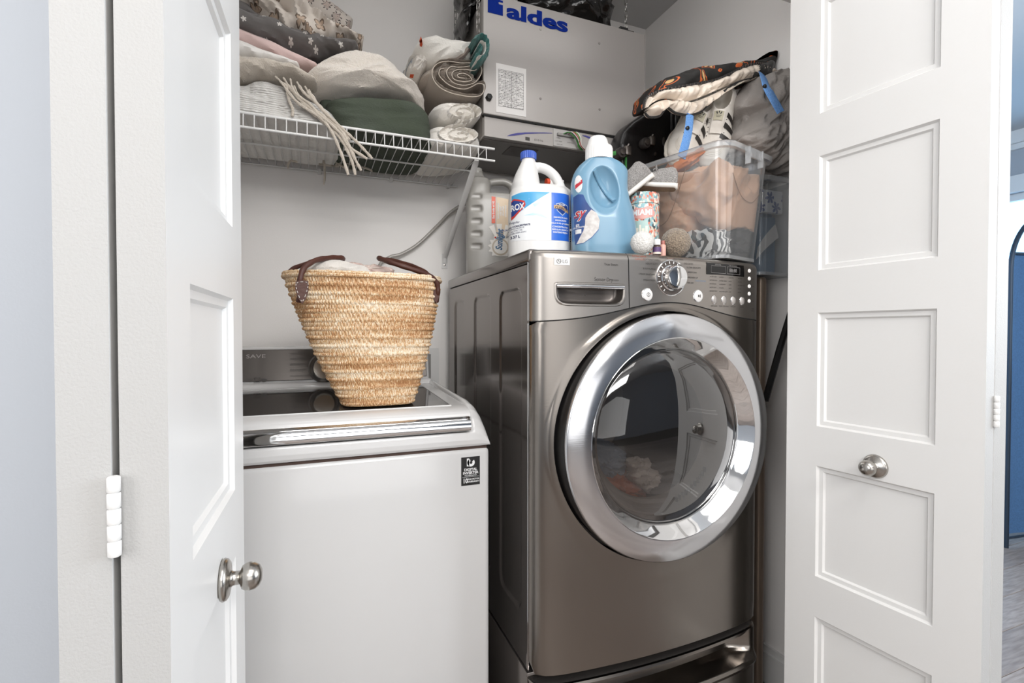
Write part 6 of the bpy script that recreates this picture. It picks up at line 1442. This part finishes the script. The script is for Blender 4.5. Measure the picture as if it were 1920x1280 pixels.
tm_ = MB(); tm_.box(-.0012, .0012, -.0014, .0014, -.0024, .0024); tme = tm_.mesh('zip_tooth'); tme.materials.append(m_dkm)
zp = [o for o in bp_.children if o.name.startswith('zip')][0]
for i in range(0, 110, 2):
    o = bpy.data.objects.new('zip_tooth', tme); COL.objects.link(o); o.parent = zp; o.matrix_parent_inverse = Matrix.Translation(-wloc(bp_)); o.matrix_parent_inverse = Matrix.Identity(4); o.location = T1[i]+Vector((0, -.0085, 0))
    o.matrix_parent_inverse = Matrix.Identity(4)
m_strap = mat('blue_webbing', '#4a86cc', .8, bump=(420, 1, .003), var=(500, '#86aee0', .8))
def strap(pts, wd, hole):
    P = catmull([at(a, b, Y=y) for a, b, y in pts], 40, closed=False)
    mb = MB(); mb.tube(P, wd, 12, flat=(1, .16), up=(0, -1, .25)); s_ = mb.build('strap', m_strap, bp_, angle=60)
    c = at(*hole[:2], Y=hole[2]); mb = MB(); mb.lathe([(.0055, -.003), (.0055, .002), (.003, .0035), (0, .003)], c, 'y', 20); mb.build('snap', m_black, s_)
strap([(1426, 146, 1.120), (1433, 166, 1.045), (1446, 190, 1.028), (1460, 214, 1.020)], .0185, (1430, 166, 1.034))
strap([(1291, 218, 1.160), (1289, 244, 1.150), (1284, 268, 1.145), (1276, 298, 1.14)], .0135, (1287, 243, 1.145))
# grey clothes pile on the right
m_gr1 = mat('grey_twill', '#8f8984', .85, bump=(240, .5, .003)); m_gr2 = mat('charcoal_nylon', '#2c2a29', .45, bump=(50, .5, .004))
gj = thing('grey_jacket', (1.27, 1.25, 1.60), 'grey twill jacket heaped on the second storage box against the right wall', 'jacket')
for pts, y0, y1, sd, m_, nm, am, fr in (([(1420, 185), (1436, 152), (1450, 135), (1486, 125), (1486, 200), (1486, 300), (1470, 330), (1440, 285), (1416, 270), (1414, 240), (1428, 210)], 1.060, 1.26, 4, m_gr1, 'jacket_body', .011, 15),
                              ([(1395, 262), (1415, 248), (1450, 225), (1486, 215), (1486, 300), (1475, 325), (1455, 318), (1430, 300), (1405, 282)], 1.045, 1.15, 9, m_gr1, 'sleeve', .008, 18),
                              ([(1440, 124), (1450, 108), (1468, 98), (1484, 98), (1486, 130), (1478, 142), (1456, 138)], 1.14, 1.22, 15, m_gr2, 'hood', .004, 14)):
    mb = MB(); lump(mb, pts, y0, y1, 2.6, 130, 40, am, fr, .9, 2.6, sd, Yo=1.09)
    mb.v = [(min(v[0], XR-.006), v[1], v[2]) for v in mb.v]; mb.build(nm, m_, gj, angle=180)
# sneakers standing toe-down
m_lw = mat('worn_white_leather', '#d8d3cb', .5, bump=(60, .25, .002), var=(26, '#bdb4a8', .5)); m_ls = mat('offwhite_rubber', '#cfc8bc', .6); m_str = mat('black_leather_stripe', '#26221f', .5)
def sneaker(M, lb, L_=.262, side=1, flap=True):
    o = M.translation.copy(); sh = thing('sneaker', o, lb, 'shoe', 'pair of white sneakers')
    ip, hw, tp, so = shoe(sh, M, L_, m_lw, m_ls, None, high=1.12, sole_h=.085, wide=1.25)
    up = [c for c in sh.children if c.name.startswith('upper')][0]
    bv = BVHTree.FromPolygons([v.co.copy() for v in up.data.vertices], [tuple(p.vertices) for p in up.data.polygons])
    Mi = M.inverted()
    def sd(x, z, off=.0012):            # side projection
        o_ = M @ Vector((x, -side*.3, z)); d = (M.to_3x3() @ Vector((0, side, 0))).normalized(); h = bv.ray_cast(o_, d)
        return h[0]-d*off if h[0] else M @ Vector((x, -side*.03, z))
    def ard(x, ph, off=.0014):          # projection around the long axis
        c_ = Vector((x, 0, .036)); q_ = Vector((0, -side*cos(ph), sin(ph))); o_ = M @ (c_+q_*.3); d = (M.to_3x3() @ (-q_)).normalized(); h = bv.ray_cast(o_, d)
        return h[0]-d*off if h[0] else M @ (c_+q_*.04)
    def tpj(x, y, off=.0014):           # projection from above
        o_ = M @ Vector((x, y, .4)); d = (M.to_3x3() @ Vector((0, 0, -1))).normalized(); h = bv.ray_cast(o_, d)
        return h[0]-d*off if h[0] else M @ Vector((x, y, .05))
    for k in range(3):
        x0 = .108+k*.029; mb = MB(); mb.grid(6, 16, lambda a, b: ard(x0+.014*a+.012*(1-b), radians(4+60*b))); mb.build('stripe', m_str, sh)
    mb = MB()
    mb.grid(14, 20, lambda a, b: tpj(.172-.058*b, (a-.5)*.034, .006+.006*b)); k = len(mb.v); mb.add([Vector(v)-(M.to_3x3() @ Vector((0, 0, 1))).normalized()*.005 for v in mb.v], mb.f[:]); tg = mb.build('tongue', m_lw, sh)
    mb = MB(); up_ = lambda o_: (lambda x, y: tpj(x, y, o_)); rectpatch(mb, up_(.0125), .118, .142, -.014, .014, 4, 4); lb_ = mb.build('tongue_label', mat('pale_gold_label', '#a8a28c', .5), tg)
    mb = MB()
    for a in (-.0045, 0, .0045): fan(mb, lambda u, v: tpj(u, v, .0136), [(.1265, a-.0018*(1 if a else 0)), (.1220-(.001 if a == 0 else 0), a*1.5-.0020), (.1195-(.001 if a == 0 else 0), a*1.6), (.1220-(.001 if a == 0 else 0), a*1.5+.0020), (.1265, a+.0018*(1 if a else 0))], 2)
    rectpatch(mb, up_(.0136), .130, .131, -.008, .008, 3, 3); rectpatch(mb, up_(.0136), .134, .135, -.006, .006, 3, 3); mb.build('label_mark', m_str, lb_)
    for s_ in (-1, 1):
        for k in range(5):
            p = tpj(.128+.012*k, s_*.024, .0010); mb = MB(); mb.lathe([(.0017, 0), (0, .0004)], (0, 0, 0), 'z', 10); mb.xf(Matrix.Translation(p) @ M.to_3x3().to_4x4()); mb.build('eyelet', m_str, sh)
    mb = MB()
    for w_ in (.0, .005, .010):
        P = [tpj(.205+.028*cos(a)-w_*1.0, .034*sin(a)*(1-w_*8), .0004) for a in [radians(-100+200*i/30) for i in range(31)]]; mb.tube(P, .0007, 5)
    mb.build('toe_ridges', m_ls, sh)
sh1 = at(1392, 160, Y=1.16); toe1 = at(1362, 300, Y=1.14)
sneaker(axes(sh1+Vector((.012, .095, -.012)), toe1-sh1+Vector((.0, .0, 0)), (-.85, -1, .22)), 'white sneaker with three black side stripes, toe down in the storage box, nearer the wall', side=-1)
sh2 = at(1344, 180, Y=1.22); toe2 = at(1308, 277, Y=1.19)
sneaker(axes(sh2+Vector((-.006, .085, -.01)), toe2-sh2, (-.30, -1, .25)), 'white sneaker left of its mate, toe pointing down at the storage box rim', side=-1)
bm.free()
for o in bpy.data.objects:
    if o.type == 'MESH' and o.name.split('.')[0] in ('lettering', 'red_lettering', 'button_marks', 'dial_ticks', 'print', 'stitching', 'toe_ridges'): o['kind'] = 'stuff'
